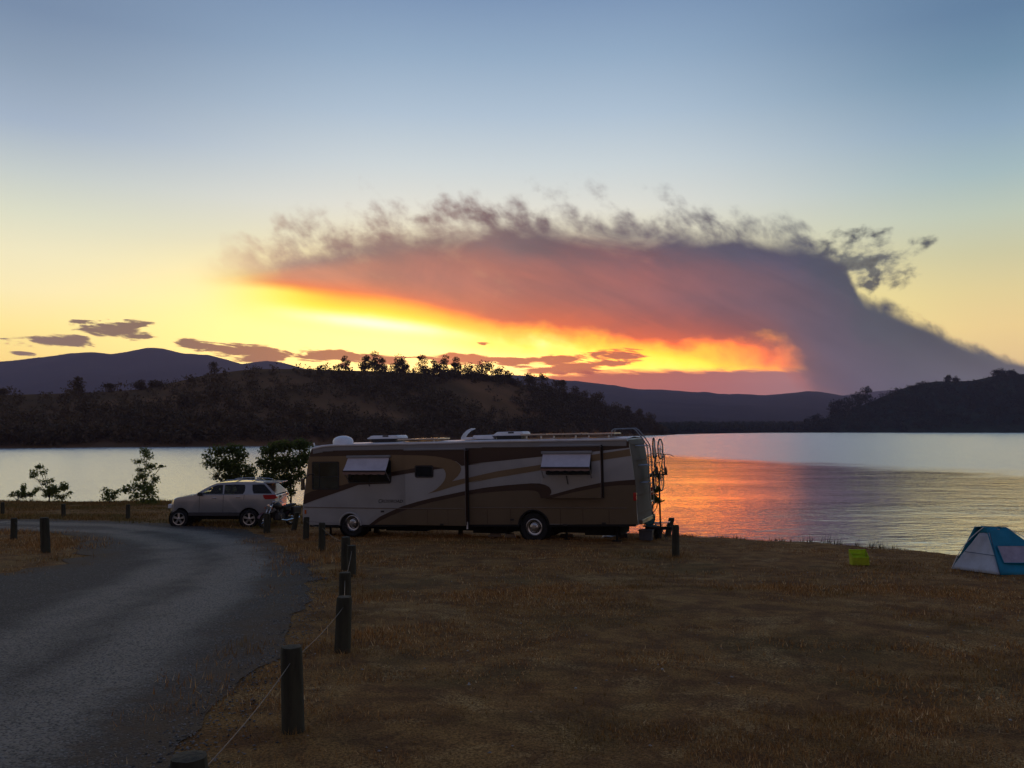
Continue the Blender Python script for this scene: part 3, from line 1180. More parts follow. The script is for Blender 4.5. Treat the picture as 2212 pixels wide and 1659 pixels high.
def frame(o, xdir):
    x = Vector(xdir).normalized()
    y = Vector((0, 0, 1)).cross(x).normalized()
    z = x.cross(y)
    M = Matrix((x, y, z)).transposed().to_4x4()
    M.translation = Vector(o)
    return M


def tracer(M):
    Mi = M.inverted()
    def tr(px, py, depth=0.0):
        o, d = Mi @ CAM, Mi.to_3x3() @ ray(px, py)
        k = (depth - o.y) / d.y
        return (o.x + d.x * k, o.z + d.z * k)
    return tr


def rrect(x0, x1, z0, z1_, r, n=4):
    out = []
    for cx, cz, a0 in ((x1 - r, z1_ - r, 0), (x0 + r, z1_ - r, 90), (x0 + r, z0 + r, 180), (x1 - r, z0 + r, 270)):
        for k in range(n + 1):
            a = math.radians(a0 + 90 * k / n)
            out.append((cx + r * math.cos(a), cz + r * math.sin(a)))
    return out


def clip_rect(poly, x0, x1, z0, z1_):
    def cut(P, ax, lim, sg):
        out = []
        for i in range(len(P)):
            a, b = P[i], P[(i + 1) % len(P)]
            ia, ib = (a[ax] - lim) * sg >= 0, (b[ax] - lim) * sg >= 0
            if ia:
                out.append(a)
            if ia != ib:
                t = (lim - a[ax]) / (b[ax] - a[ax])
                out.append((a[0] + (b[0] - a[0]) * t, a[1] + (b[1] - a[1]) * t))
        return out
    for ax, lim, sg in ((0, x0, 1), (0, x1, -1), (1, z0, 1), (1, z1_, -1)):
        poly = cut(poly, ax, lim, sg)
        if not poly:
            break
    return poly


def paint(n, c, **k):
    return pbr(n, c, rough=k.pop('rough', 0.34), var=k.pop('var', .06), vscale=k.pop('vscale', 1.2), coat=k.pop('coat', 0.25), **k)


M_WHITE = paint('rv_white', (.36, .365, .375), rough=.4)
M_BROWN = paint('rv_brown', (.045, .021, .013))
M_TAN = paint('rv_tan', (.20, .135, .070))
M_TAUPE = paint('rv_taupe', (.17, .125, .085))
M_DTAN = paint('rv_dark_tan', (.135, .098, .058))
M_CREAM = paint('rv_cream', (.17, .16, .13), rough=.85, coat=0.0, spec=.15)
M_GUTTER = paint('rv_gutter', (.24, .25, .27))
M_ROOF = pbr('rv_roof', (.84, .84, .86), .5, var=.1, vscale=2)
M_FAB = pbr('awning_fabric', (.58, .53, .56), .85, var=.08, vscale=3, bump=.004, bscale=12)
M_VAL = pbr('valance_fabric', (.26, .17, .15), .85, var=.1)
M_BLACK = pbr('black_plastic', (.018, .018, .020), .5, var=.2)
M_RUBBER = pbr('rubber', (.014, .014, .015), .85, var=.3, bump=.003, bscale=60)
M_ALU = pbr('aluminium', (.55, .56, .58), .28, 1.0, var=.08)
M_LADDER = pbr('ladder_metal', (.30, .30, .31), .45, .8, var=.1)
M_CHROME = pbr('chrome', (.75, .75, .76), .12, 1.0, var=.03)
M_GLASS = pbr('tinted_glass', (.010, .011, .012), .06, var=.1, spec=.8)
M_AC = pbr('white_plastic', (.82, .84, .88), .42, var=.05, vscale=2)
M_PANEL = pbr('solar_panel', (.02, .025, .045), .12, var=.1, spec=.8)
M_DARK = pbr('underbody', (.012, .011, .010), .9, var=.3)
M_RED = pbr('red_lens', (.45, .012, .010), .25, var=.05, coat=.5)
M_ORANGE = pbr('orange_lens', (.55, .12, .01), .25, var=.05, coat=.5)


def clear_glass(name, col, rough=.03):
    m = bpy.data.materials.new(name)
    m.use_nodes = True
    t = m.node_tree
    b = t.nodes['Principled BSDF']
    tr = t.nodes.new('ShaderNodeBsdfTransparent')
    tr.inputs[0].default_value = (*col, 1)
    gl = t.nodes.new('ShaderNodeBsdfGlossy')
    gl.inputs['Roughness'].default_value = rough
    fr = t.nodes.new('ShaderNodeFresnel')
    fr.inputs[0].default_value = 1.5
    mx = t.nodes.new('ShaderNodeMixShader')
    t.links.new(fr.outputs[0], mx.inputs[0])
    t.links.new(tr.outputs[0], mx.inputs[1])
    t.links.new(gl.outputs[0], mx.inputs[2])
    t.links.new(mx.outputs[0], t.nodes['Material Output'].inputs[0])
    t.nodes.remove(b)
    return m


M_CLEAR = clear_glass('window_glass', (.42, .50, .42))
M_CLEAR2 = clear_glass('cab_glass', (.20, .26, .24))
M_TINT2 = clear_glass('privacy_glass', (.035, .04, .045))


def wheel_parts(root, c, R, rr, ax, width, name='wheel', truck=False, spokes=5):
    """tyre > rim and hub; ax points outwards"""
    c, ax = Vector(c), Vector(ax).normalized()
    mb = MB()
    w = width / 2
    mb.lathe([(rr, -w), (R * .93, -w), (R, -w * .7), (R, w * .7), (R * .93, w), (rr * 1.02, w), (rr, w * .6), (rr, -w)], c, ax, 40)
    t = mb.build(name, M_RUBBER, root, smooth=True)
    if truck:
        mb = MB().lathe([(rr, w * .9), (rr * .93, w * .95), (rr * .88, w * .35), (rr * .55, w * .15), (rr * .50, w * .75), (rr * .30, w * .95), (rr * .28, w * 1.15), (0, w * 1.2)], c, ax, 32)
        rim = mb.build('rim', M_ALU, t, smooth=True)
        side = ax.cross(Vector((0, 0, 1))).normalized()
        nb = MB()
        for k in range(10):
            a = 2 * math.pi * k / 10
            p = c + (side * math.cos(a) + Vector((0, 0, 1)) * math.sin(a)) * rr * .42
            nb.tube([p + ax * w * .7, p + ax * w * .98], rr * .045, 6)
        nb.split('wheel_nut', M_CHROME, t)
        nb = MB().lathe([(rr * .72, w * .27), (rr * .70, w * .30), (rr * .60, w * .30)], c, ax, 24)
        nb.build('brake_drum', M_DARK, t, smooth=True)
    else:
        mb = MB().lathe([(rr, w * .9), (rr * .94, w * 1.0), (rr * .90, w * .8), (rr * .88, w * .1), (rr * .80, 0), (0, 0)], c, ax, 32)
        mb.build('rim_well', M_DARK, t, smooth=True)
        side = ax.cross(Vector((0, 0, 1))).normalized()
        mb = MB()
        mb.lathe([(rr, w * .88), (rr, w * 1.02), (rr * .9, w * .98), (rr * .9, w * .75)], c, ax, 32)
        mb.lathe([(rr * .26, w * .5), (rr * .26, w * .9), (rr * .12, w * 1.0), (0, w * 1.0)], c, ax, 16)
        for k in range(spokes):
            a = 2 * math.pi * k / spokes + .31
            d = side * math.cos(a) + Vector((0, 0, 1)) * math.sin(a)
            n = d.cross(ax)
            V = []
            for r_, hw, h in ((.15, .12, .92), (.93, .20, .86)):
                for s in (-1, 1):
                    for hh in (h, h - .3):
                        V.append(c + d * rr * r_ + n * rr * hw * s + ax * w * hh)
            mb.add(V, [(0, 2, 6, 4), (1, 5, 7, 3), (0, 4, 5, 1), (2, 3, 7, 6), (4, 6, 7, 5), (0, 1, 3, 2)])
        mb.build('rim', M_ALU, t)
    return t


def build_rv():
    O = Vector((3.71, 27.4, 0))
    O.z = float(G(O.x, O.y)) - .05
    F = Vector((-7.57, 31.5, 2.0))
    RV = frame(O, O - F)                     # +x to the rear, +y to the far side
    tr = tracer(RV)
    root = empty('motorhome', RV, 'long tan, brown and white motorhome with swirling stripes parked beside the lake', 'motorhome')
    WID = 2.5
    P = lambda pts, dep=0.0: [tr(a, b, dep) for a, b in pts]

    # side outline
    arch1c, arch2c = tr(*z1(652, 1232)), tr(*z2(676, 1130))
    r1, r2 = .44, .52
    top = P(A((205, 345), (235, 312), (330, 298), (450, 288), (1200, 268), (2200, 246)) + B((0, 228), (900, 208), (1655, 192), (1672, 205), (1692, 260), (1722, 430), (1748, 640), (1764, 800), (1778, 1000), (1790, 1110)))
    zb_r, zb_f = tr(*z2(1790, 1125))[1], tr(*z1(100, 1240))[1]
    def zb(x): return zb_f + (zb_r - zb_f) * (x + 12) / 12
    bot = [(top[-1][0] - .05, zb(0))]
    def arch(c, r):
        h0 = zb(c[0])
        a0 = math.asin(max(-1, min(1, (h0 - c[1]) / r)))
        return [(c[0] + r * math.cos(a0 + (math.pi - 2 * a0) * k / 14), c[1] + r * math.sin(a0 + (math.pi - 2 * a0) * k / 14)) for k in range(15)]
    bot += arch(arch2c, r2) + arch(arch1c, r1)
    front = P(A((100, 1225), (92, 1120), (94, 990), (108, 850), (140, 640), (172, 450)))
    side = top + bot + front
    mb = MB().prism([side], lambda a, b: (a, 0, b), lambda a, b: (a, WID, b))
    body = mb.build('body', M_WHITE, root, smooth=True, bevel=.07, seg=3)
    # rear cap colour
    rearp = [p for p in top if p[0] > -0.8 and p[1] < top[12][1] + .05]
    mb = MB()
    rc = P(B((1672, 205), (1692, 260), (1722, 430), (1748, 640), (1764, 800), (1778, 1000), (1790, 1110)))
    for k in range(len(rc) - 1):
        (x0, h0), (x1, h1) = rc[k], rc[k + 1]
        mb.add([(x0 + .012, .09, h0), (x1 + .012, .09, h1), (x1 + .10, .42, h1), (x0 + .06, .42, h0)], [(0, 1, 2, 3)])
        mb.add([(x0 + .06, .42, h0), (x1 + .10, .42, h1), (x1 + .10, WID - .42, h1), (x0 + .06, WID - .42, h0)], [(0, 1, 2, 3)])
        mb.add([(x0 + .06, WID - .42, h0), (x1 + .10, WID - .42, h1), (x1 + .012, WID - .09, h1), (x0 + .012, WID - .09, h0)], [(0, 1, 2, 3)])
    mb.build('rear_cap', M_CREAM, root, smooth=True, merge=True)

    # slide-outs (x range and heights by tracing)
    SL = .22
    s1a, s1b = tr(*z1(1128, 400), SL)[0] * 0 + tr(*z1(1292, 500), -SL)[0], tr(*z1(1996, 500), -SL)[0]
    s1t, s1z = tr(*z1(1600, 352), -SL)[1], tr(*z1(1900, 1238), -SL)[1]
    s2a, s2b = tr(*z2(752, 500), -SL)[0], tr(*z2(1388, 500), -SL)[0]
    s2t, s2z = tr(*z2(1100, 280), -SL)[1], tr(*z2(1100, 830), -SL)[1]
    for a, b, lo, hi in ((s1a, s1b, s1z, s1t), (s2a, s2b, s2z, s2t)):
        pr = MB().prism([rrect(a, b, lo, hi, .05)], lambda x, z: (x, -SL, z), lambda x, z: (x, .02, z))
        so_ = pr.build('slide_out', M_WHITE, root, smooth=True, bevel=.012, seg=2)
        fr = MB()
        for (x0, x1_, z0, z1_) in ((a - .03, b + .03, hi + .0, hi + .04), (b + .0, b + .045, lo, hi), (a - .045, a, lo, hi)):
            fr.box(((x0 + x1_) / 2, -.015, (z0 + z1_) / 2), (x1_ - x0, .03, z1_ - z0))
        fr.split('slide_seal', M_BLACK, so_)
        MB().box((b + .004, -SL / 2, (lo + hi) / 2), (.006, SL - .03, hi - lo - .04)).build('slide_side_shade', M_BROWN, so_)  # shade of the slide-out's side face, put in as a dark panel
        tp = MB().box(((a + b) / 2, -SL - .02, hi + .035), (b - a + .05, .07, .06))
        tp.build('slide_topper', M_GUTTER, so_, bevel=.015)

    # painted swirls (vinyl sheets a few millimetres thick, layered on each panel)
    brown_top = A((196, 336), (240, 318), (450, 312), (2212, 268)) + B((0, 250), (1690, 222), (1698, 292), (1300, 335), (750, 388), (0, 465)) + \
        A((2212, 505), (1960, 535), (1900, 485), (1750, 440), (1500, 412), (1130, 405), (168, 428))
    tan_top = A((165, 428), (1130, 405), (1500, 412), (1650, 423), (1750, 440), (1840, 462), (1905, 492), (1945, 530), (1958, 570), (1945, 610), (1915, 655), (1850, 715), (1980, 685), (2212, 640)) + \
        B((0, 605), (300, 540), (740, 475), (1290, 368), (1700, 305), (1714, 378), (1290, 440), (740, 535), (300, 608), (0, 665)) + \
        A((2212, 690), (1980, 745), (1850, 780), (1700, 828), (1560, 862), (1610, 840), (1665, 805), (1720, 755), (1755, 710), (1772, 665), (1773, 620), (1760, 585), (1740, 566), (1640, 572),
          (1400, 566), (1130, 612), (560, 762), (200, 836), (118, 872), (130, 700))
    brown_sl = A((112, 872), (200, 832), (560, 760), (1130, 608), (1400, 562), (1640, 545), (1745, 562), (1640, 578), (1400, 612), (1140, 656), (1120, 742), (750, 757), (560, 825), (250, 932), (98, 990))
    low_br = A((858, 1238), (1000, 1130), (1130, 1068), (1260, 1010), (1430, 958), (1600, 915), (2000, 830), (2212, 795)) + \
        B((0, 740), (200, 712), (400, 690), (650, 672), (740, 674), (800, 688), (842, 712), (862, 745), (862, 775), (848, 800), (1000, 758), (1130, 722), (1400, 665), (1580, 645), (1758, 632),
          (1762, 690), (1580, 694), (1400, 710), (1130, 762), (990, 795), (860, 832), (750, 832), (742, 800), (722, 768), (690, 752), (600, 745), (400, 752), (200, 768), (0, 785)) + \
        A((2212, 842), (2000, 878), (1600, 962), (1430, 1008), (1300, 1052), (1130, 1120), (1000, 1182), (920, 1238))
    low_tan = A((905, 1238), (1000, 1180), (1130, 1118), (1300, 1050), (1430, 1005), (1600, 960), (2000, 875), (2212, 840)) + \
        B((0, 783), (200, 766), (400, 750), (600, 743), (690, 750), (722, 766), (742, 798), (752, 832), (860, 830), (990, 793), (1130, 760), (1400, 708), (1580, 692), (1764, 688), (1778, 1000), (1788, 1112), (0, 1120)) + \
        A((2000, 1240), (905, 1240))
    xr = (-13.0, s1a, s1b, s2a, s2b, 0.6)
    def put(nm, poly, mat, layer, hole=None):
        mb = MB()
        for (x0, x1_, z0, z1_, dep) in ((-13, s1a - .045, -1, 4, 0), (s1a, s1b, s1z, s1t, -SL), (s1b + .045, s2a - .045, -1, 4, 0), (s2a, s2b, s2z, s2t, -SL),
                                       (s2a - .045, s2b + .045, s2t + .07, 4, 0), (s2a - .045, s2b + .045, -1, s2z, 0), (s2b + .045, 1, -1, 4, 0),
                                       (s1a - .045, s1b + .045, s1t + .07, 4, 0)):
            q = clip_rect(P(poly, dep), x0, x1_, z0, z1_)
            if len(q) < 3:
                continue
            y0 = dep - .002 - .0025 * layer
            if hole and dep == 0:
                for c, r in ((arch1c, r1), (arch2c, r2)):
                    pass
            mb.sheet([q], lambda a, b: (a, y0, b))
        return mb.build(nm, mat, body)
    def no_arch(poly):
        """route the lower edge of the paint round the rear wheel arch"""
        return poly
    put('brown_stripe', brown_top, M_BROWN, 1)
    put('tan_stripe', tan_top, M_TAN, 2)
    put('brown_stripe', brown_sl, M_BROWN, 3)
    # lower tan with the rear arch cut in its lower edge
    ar = [(c[0], c[1]) for c in arch(arch2c, r2 + .0)]
    lt_up = P(low_tan[:-4])
    mb = MB()
    def lower(x0, x1_, dep, z0, z1_, arch_pts=None):
        q = P(low_tan[:-2], dep)
        q = q + [(q[-1][0], zb(q[-1][0]) + .0)] if False else q
        q = clip_rect(P(low_tan, dep), x0, x1_, z0, z1_)
        if len(q) >= 3:
            y0 = dep - .002 - .0025
            mb.sheet([q], lambda a, b: (a, y0, b))
    xa, xb = arch2c[0] - r2 - .02, arch2c[0] + r2 + .02
    ztop = arch2c[1] + r2 + .03
    lower(-13, s1a - .045, 0, zb(-8) + .01, 4)
    lower(s1a, s1b, -SL, s1z, s1t)
    lower(s1b + .045, xa, 0, zb(-5) + .01, s2z if False else 4)
    lower(xa, s2a - .045, 0, ztop, 4)
    lower(s2a - .045, s2b + .045, 0, ztop, s2z)
    lower(s2a, s2b, -SL, s2z, s2t)
    lower(max(xb, s2b + .045), 1, 0, zb(0) + .01, 4)
    if xb < s2b + .045:
        lower(xb, s2b + .045, 0, zb(0) + .01, ztop)
    # infill round the arch
    pts = [(arch2c[0] + r2 * math.cos(math.radians(a)), arch2c[1] + r2 * math.sin(math.radians(a))) for a in range(-5, 186, 6)]
    ring = [(xb, zb(arch2c[0]) + .01), (xb, ztop), (xa, ztop), (xa, zb(arch2c[0]) + .01)] + [p for p in reversed(pts) if p[1] > zb(arch2c[0])]
    mb.sheet([ring], lambda a, b: (a, -.0045, b))
    mb.build('tan_lower_panel', M_DTAN, body)
    put('brown_stripe', low_br, M_BROWN, 3)
    # gutter and roof skin
    g = MB()
    gp_ = P(A((215, 330), (330, 303), (450, 292), (2200, 250)) + B((900, 213), (1665, 200)))
    g.tube([(a, -.03, b) for a, b in gp_], .045, 6)
    g.tube([(a, WID + .03, b) for a, b in gp_], .045, 6)
    g.split('gutter_rail', M_ROOF, root, smooth=True)
    gb = MB()
    for k in range(len(gp_) - 1):
        (x0, h0), (x1_, h1) = gp_[k], gp_[k + 1]
        gb.add([(x0, -.022, h0 - .04), (x1_, -.022, h1 - .04), (x1_, -.022, h1 - .21), (x0, -.022, h0 - .19)], [(0, 1, 2, 3)])
        gb.add([(x0, -.022, h0 - .19), (x1_, -.022, h1 - .21), (x1_, .005, h1 - .23), (x0, .005, h0 - .21)], [(0, 1, 2, 3)])
    gb.build('roof_edge_panel', M_GUTTER, root)
    r = MB()
    rp = [(a, b + .012) for a, b in gp_[1:]]
    for k in range(len(rp) - 1):
        (x0, h0), (x1_, h1) = rp[k], rp[k + 1]
        mid = .06
        r.add([(x0, .02, h0), (x1_, .02, h1), (x1_, WID / 2, h1 + mid), (x0, WID / 2, h0 + mid), (x1_, WID - .02, h1), (x0, WID - .02, h0)], [(0, 1, 2, 3), (3, 2, 4, 5)])
    r.build('roof', M_ROOF, root)
    def roof_z(x, y=WID / 2):
        xs = [a for a, b in rp]
        return float(np.interp(x, xs, [b for a, b in rp])) + .06 * (1 - abs(y - WID / 2) / (WID / 2))
    # horizontal moulding
    h1_, h2_ = tr(*z1(190, 1022)), tr(*z1(1100, 1040))
    mo = MB()
    l1 = P(A((110, 1018), (1280, 1036)))
    mo.tube([(l1[0][0], -.012, l1[0][1]), (s1a - .05, -.012, l1[1][1])], .014, 6)
    l2 = P(B((30, 932), (1668, 938)))
    mo.tube([(s1b + .06, -.012, l2[0][1]), (l2[1][0], -.012, l2[1][1])], .014, 6)
    l3 = P(A((1296, 1036), (1985, 1040)), -SL)
    mo.tube([(l3[0][0], -SL - .012, l3[0][1]), (l3[1][0], -SL - .012, l3[1][1])], .014, 6)
    mo.split('side_moulding', M_TAUPE, root, smooth=True)
    for xa1, xb1 in ((-11.75, arch1c[0] - r1), (arch1c[0] + r1, arch2c[0] - r2), (arch2c[0] + r2, top[-1][0] - .06)):
        dd = -.012
        MB().add([(xa1, dd, zb(xa1) - .03), (xb1, dd, zb(xb1) - .03), (xb1, dd, zb(xb1) + .04), (xa1, dd, zb(xa1) + .04),
                  (xa1, .03, zb(xa1) - .03), (xb1, .03, zb(xb1) - .03)], [(0, 1, 2, 3), (4, 5, 1, 0)]).build('skirt_trim', M_DARK, root)
    # bay door seams
    se = MB()
    for X in (1560, 1800):
        x, _ = tr(*z1(X, 1100), -SL)
        za, zt = tr(*z1(X, 1235), -SL)[1] + .03, tr(*z1(X, 1048), -SL)[1]
        se.box((x, -SL - .006, (za + zt) / 2), (.012, .006, zt - za))
    for X in (180, 430, 960, 1200, 1480):
        x, _ = tr(*z2(X, 1000))
        za, zt = tr(*z2(X, 1118))[1] + .02, tr(*z2(X, 945))[1]
        se.box((x, -.008, (za + zt) / 2), (.012, .006, zt - za))
    se.split('bay_door_seam', M_BROWN, root)
    lt = MB()
    for zz, (X, Y) in (('a', (1030, 1070)), ('a', (1760, 1215)), ('b', (445, 1060)), ('b', (1425, 1100)), ('b', (1010, 1118))):
        x, z = tr(*(z1(X, Y) if zz == 'a' else z2(X, Y)))
        lt = MB().box((x, -(SL if zz == 'a' and X > 1300 else 0) - .012, z), (.13, .02, .06))
        lt.build('bay_latch', M_BLACK, root, bevel=.006)
    # marker lamps
    x, z = tr(*z1(120, 1075))
    MB().box((x + .02, -.012, z), (.07, .03, .15)).build('marker_lamp', M_ORANGE, root, bevel=.01)
    x, z = tr(*z2(1752, 815))
    MB().box((x + .01, .02, z), (.10, .07, .26)).build('tail_lamp', M_RED, root, bevel=.015)
    MB().box((x + .06, WID - .02, z), (.10, .07, .26)).build('tail_lamp', M_RED, root, bevel=.015)
    # lettering on the white flank
    cu = bpy.data.curves.new('nameplate', 'FONT')
    cu.body = 'CROSSROAD'
    cu.size = .20
    cu.space_character = 1.0
    cu.extrude = .003
    cu.shear = .25
    tx = bpy.data.objects.new('nameplate', cu)
    S.collection.objects.link(tx)
    bpy.context.view_layer.update()
    me = bpy.data.meshes.new_from_object(tx.evaluated_get(bpy.context.evaluated_depsgraph_get()))
    bpy.data.objects.remove(tx)
    a, b = tr(*z1(985, 965)), tr(*z1(1268, 965))
    xs_ = [v.co.x for v in me.vertices]
    k = (b[0] - a[0]) / (max(xs_) - min(xs_))
    for v in me.vertices:
        big = 1.25 if v.co.x < min(xs_) + .14 else 1.0
        v.co = Vector((a[0] + (v.co.x - min(xs_)) * k, -.006 - v.co.z, a[1] + v.co.y * k * .92 * big - (big - 1) * .04))
    me.materials.append(M_BLACK)
    link(bpy.data.objects.new('nameplate', me), root)

    # windows
    def window(quad, dep, glass, mull=None, bars=True, rad=.06):
        q = P(quad, dep)
        x0, x1_ = min(p[0] for p in q), max(p[0] for p in q)
        z0, z1_ = min(p[1] for p in q), max(p[1] for p in q)
        f = MB().prism([rrect(x0, x1_, z0, z1_, rad), rrect(x0 + .045, x1_ - .045, z0 + .045, z1_ - .045, rad * .7)], lambda x, z: (x, dep - .025, z), lambda x, z: (x, dep - .008, z))
        wf = f.build('window', M_BLACK, root)
        MB().prism([rrect(x0 + .04, x1_ - .04, z0 + .04, z1_ - .04, rad * .7)], lambda x, z: (x, dep - .014, z), lambda x, z: (x, dep - .010, z)).build('pane', glass, wf)
        if mull is not None:
            xm = x0 + (x1_ - x0) * mull
            MB().box((xm, dep - .02, (z0 + z1_) / 2), (.025, .014, z1_ - z0 - .08)).build('mullion', M_BLACK, wf)
        return x0, x1_, z0, z1_, wf
    M_CAB = pbr('cab_glass_reflecting', (.030, .050, .048), .05, var=.5, vscale=1.4, spec=1.0, coat=1.0)
    cw = window(A((205, 485), (520, 485), (520, 815), (205, 815)), 0, M_CAB, .28)
    x0, x1_, z0, z1_, wf = cw
    MB().box(((x0 + x1_) / 2 + .0, -.02, z0 + (z1_ - z0) * .46), (x1_ - x0 - .08, .014, .025)).build('mullion', M_BLACK, wf)
    window(A((625, 470), (1130, 470), (1130, 738), (640, 738)), 0, M_GLASS, .5)
    window(A((1412, 528), (1628, 528), (1628, 672), (1412, 672)), -SL, M_GLASS, None, rad=.07)
    window(B((800, 400), (1290, 400), (1275, 582), (815, 582)), -SL, M_GLASS, .5)
    # window awnings, half open
    def awning(tl, tr_, br, bl, dep, fall, arm_x):
        a, b = tr(*tl, dep), tr(*tr_, dep)
        # outer edge stands away from the wall
        OUT = .55
        c, d = tr(*br, dep - OUT), tr(*bl, dep - OUT)
        a = (a[0], dep - .03, a[1]); b = (b[0], dep - .03, b[1])
        c = (c[0], dep - OUT, c[1]); d = (d[0], dep - OUT, d[1])
        V, Fc = [], []
        n, m = 20, 6
        for j in range(m + 1):
            for i in range(n + 1):
                p = Vector(a).lerp(Vector(b), i / n).lerp(Vector(d).lerp(Vector(c), i / n), j / m)
                p.z -= .03 * math.sin(math.pi * j / m)
                V.append(p)
        for j in range(m):
            for i in range(n):
                k = j * (n + 1) + i
                Fc.append((k, k + 1, k + n + 2, k + n + 1))
        aw = MB().add(V, Fc)
        V2 = [(v.x, v.y, v.z - .006) for v in V]
        aw.add(V2, [tuple(reversed(f)) for f in Fc])
        o = aw.build('window_awning', M_FAB, root, smooth=True)
        va = MB()
        sc = []
        N = 48
        for i in range(N + 1):
            p = Vector(d).lerp(Vector(c), i / N)
            drop = fall + .02 * abs(math.sin(math.pi * 6 * i / N))
            sc.append((p, p - Vector((0, 0, drop))))
        for i in range(N):
            va.add([sc[i][0], sc[i + 1][0], sc[i + 1][1], sc[i][1]], [(0, 1, 2, 3)])
            va.add([sc[i][0] + Vector((0, .006, 0)), sc[i + 1][0] + Vector((0, .006, 0)), sc[i + 1][1] + Vector((0, .006, 0)), sc[i][1] + Vector((0, .006, 0))], [(0, 1, 2, 3)])
        va.build('valance', M_VAL, o)
        rl = MB().tube([Vector(d), Vector(c)], .028, 8)
        rl.build('roller', M_BROWN, o, smooth=True)
        ar_ = MB()
        for q0, q1 in ((Vector(d), Vector((a[0], dep - .01, d[2] - .45 + .1))), (Vector(c), Vector((b[0], dep - .01, c[2] - .45 + .1)))):
            ar_.tube([q0, q1], .016, 6)
        ar_.split('awning_arm', M_GUTTER, o)
        cs = MB().box(((a[0] + b[0]) / 2, dep - .04, a[2] + .03), (b[0] - a[0] + .1, .09, .09))
        cs.build('awning_case', M_GUTTER, o, bevel=.02)
        st = tr(*arm_x[0], dep), tr(*arm_x[1], dep)
        MB().tube([(st[0][0], dep - .02, st[0][1]), (st[1][0], dep - .02, st[1][1])], .018, 6).build('pull_strap', M_BLACK, o)
    awning(z1(630, 438), z1(1112, 438), z1(1062, 598), z1(562, 598), 0, .10, (z1(872, 745), z1(880, 775)))
    awning(z2(775, 355), z2(1285, 355), z2(1268, 505), z2(748, 505), -SL, .09, (z2(1025, 590), z2(1042, 682)))
    # mirror at the cab
    x, z = tr(*z1(130, 750), -.25)
    m_ = MB().box((x - .1, -.30, z), (.10, .16, .42))
    mr = m_.build('mirror', M_DTAN, root, bevel=.03)
    MB().tube([(x - .05, -.28, z + .2), (x + .05, -.1, z + .35), (x + .2, 0, z + .35)], .018, 6).build('mirror_arm', M_BLACK, mr)
    # windshield on the front
    fr = P(A((140, 640), (172, 450)))
    wsx = [p for p in front]
    ws = MB()
    b0, b1 = wsx[2], wsx[5]
    ws.add([(b0[0] - .012, .12, b0[1]), (b0[0] - .012, WID - .12, b0[1]), (b1[0] - .012, WID - .12, b1[1]), (b1[0] - .012, .12, b1[1])], [(0, 1, 2, 3)])
    ws.build('windshield', M_GLASS, root)
    MB().box((front[0][0] - .02, WID / 2, front[0][1] + .22), (.12, WID - .1, .3)).build('bumper', M_TAN, root, bevel=.03)
    for y in (.35, WID - .35):
        MB().lathe([(0, .03), (.12, .02), (.14, 0), (.14, -.05)], (front[1][0] - .03, y, front[1][1] + .28), (-1, 0, .05), 16).build('headlight', M_AC, root, smooth=True)

    # wheels and running gear
    fc = tr(*z1(692, 1205), .14)
    rc_ = tr(*z2(688, 1140), .14)
    for yy, s in ((.16, -1), (WID - .16, 1)):
        wheel_parts(root, (fc[0], yy, fc[1]), .48, .285, (0, s, 0), .26, truck=True)
        wheel_parts(root, (rc_[0], yy, rc_[1]), .49, .285, (0, s, 0), .26, truck=True)
    wheel_parts(root, (rc_[0], .50, rc_[1]), .49, .285, (0, -1, 0), .26, truck=True)
    wheel_parts(root, (rc_[0], WID - .50, rc_[1]), .49, .285, (0, 1, 0), .26, truck=True)
    # arch trim
    for c, r, mt in ((arch1c, r1, M_WHITE), (arch2c, r2, M_DARK)):
        pts = [(c[0] + (r + .0) * math.cos(math.radians(a)), -.015, c[1] + (r + .0) * math.sin(math.radians(a))) for a in range(0, 181, 9)]
        MB().tube(pts, .032, 6).build('arch_trim', mt, root, smooth=True)
    un = MB()
    un.box((-6.0, WID / 2, zb(-6) + .03), (11.2, WID - 1.1, .5))
    un.box((-6.0, .85, .44), (11.0, .12, .22)).box((-6.0, WID - .85, .44), (11.0, .12, .22))
    un.box((-8.2, WID / 2, .36), (1.6, 1.2, .3)).box((-4.9, WID / 2, .36), (1.3, 1.5, .3)).box((-1.0, WID / 2, .38), (1.2, 1.3, .35))
    un.tube([(fc[0], .2, fc[1]), (fc[0], WID - .2, fc[1])], .07, 8)
    un.tube([(rc_[0], .2, rc_[1]), (rc_[0], WID - .2, rc_[1])], .1, 8)
    un.build('underbody', M_DARK, root)
    wl = MB()
    for c, r in ((arch1c, r1), (arch2c, r2)):
        wl.lathe([(r + .02, -.35), (r + .02, .35)], (c[0], .36, c[1]), (0, 1, 0), 28)
        wl.box((c[0], .72, c[1] + .1), (2 * r, .02, 2 * r * .9))
    wl.split('wheel_well', M_DARK, root)
    ft = MB()
    for x in (-11.2, -2.2, -.5):
        ft.tube([(x, .5, .05), (x, .5, .5)], .04, 8).box((x, .5, .04), (.28, .28, .05))
    ft.split('levelling_jack', M_DARK, root)
    x, z = tr(*z1(2010, 1275), -SL)
    MB().tube([(x, -.1, z - .02), (x, -.1, z + .22)], .03, 8).build('drain_pipe', M_ROOF, root)

    # ---- things on the roof (parts of the vehicle)
    def rx(X, Y, zoom): return tr(*zoom(X, Y), .6)[0]
    # satellite dome
    xa_, xb_ = rx(445, 270, z1), rx(655, 270, z1)
    rd = (xb_ - xa_) / 2
    xc = (xa_ + xb_) / 2
    zt = tr(*z1(550, 180), .7)[1]
    zr = roof_z(xc, .7) - .02
    mb = MB().lathe([(rd * .98, 0), (rd, .10)] + [(rd * math.cos(math.radians(a)), .10 + (zt - zr - .10) * math.sin(math.radians(a))) for a in range(10, 91, 8)], (xc, .7, zr), (0, 0, 1), 32)
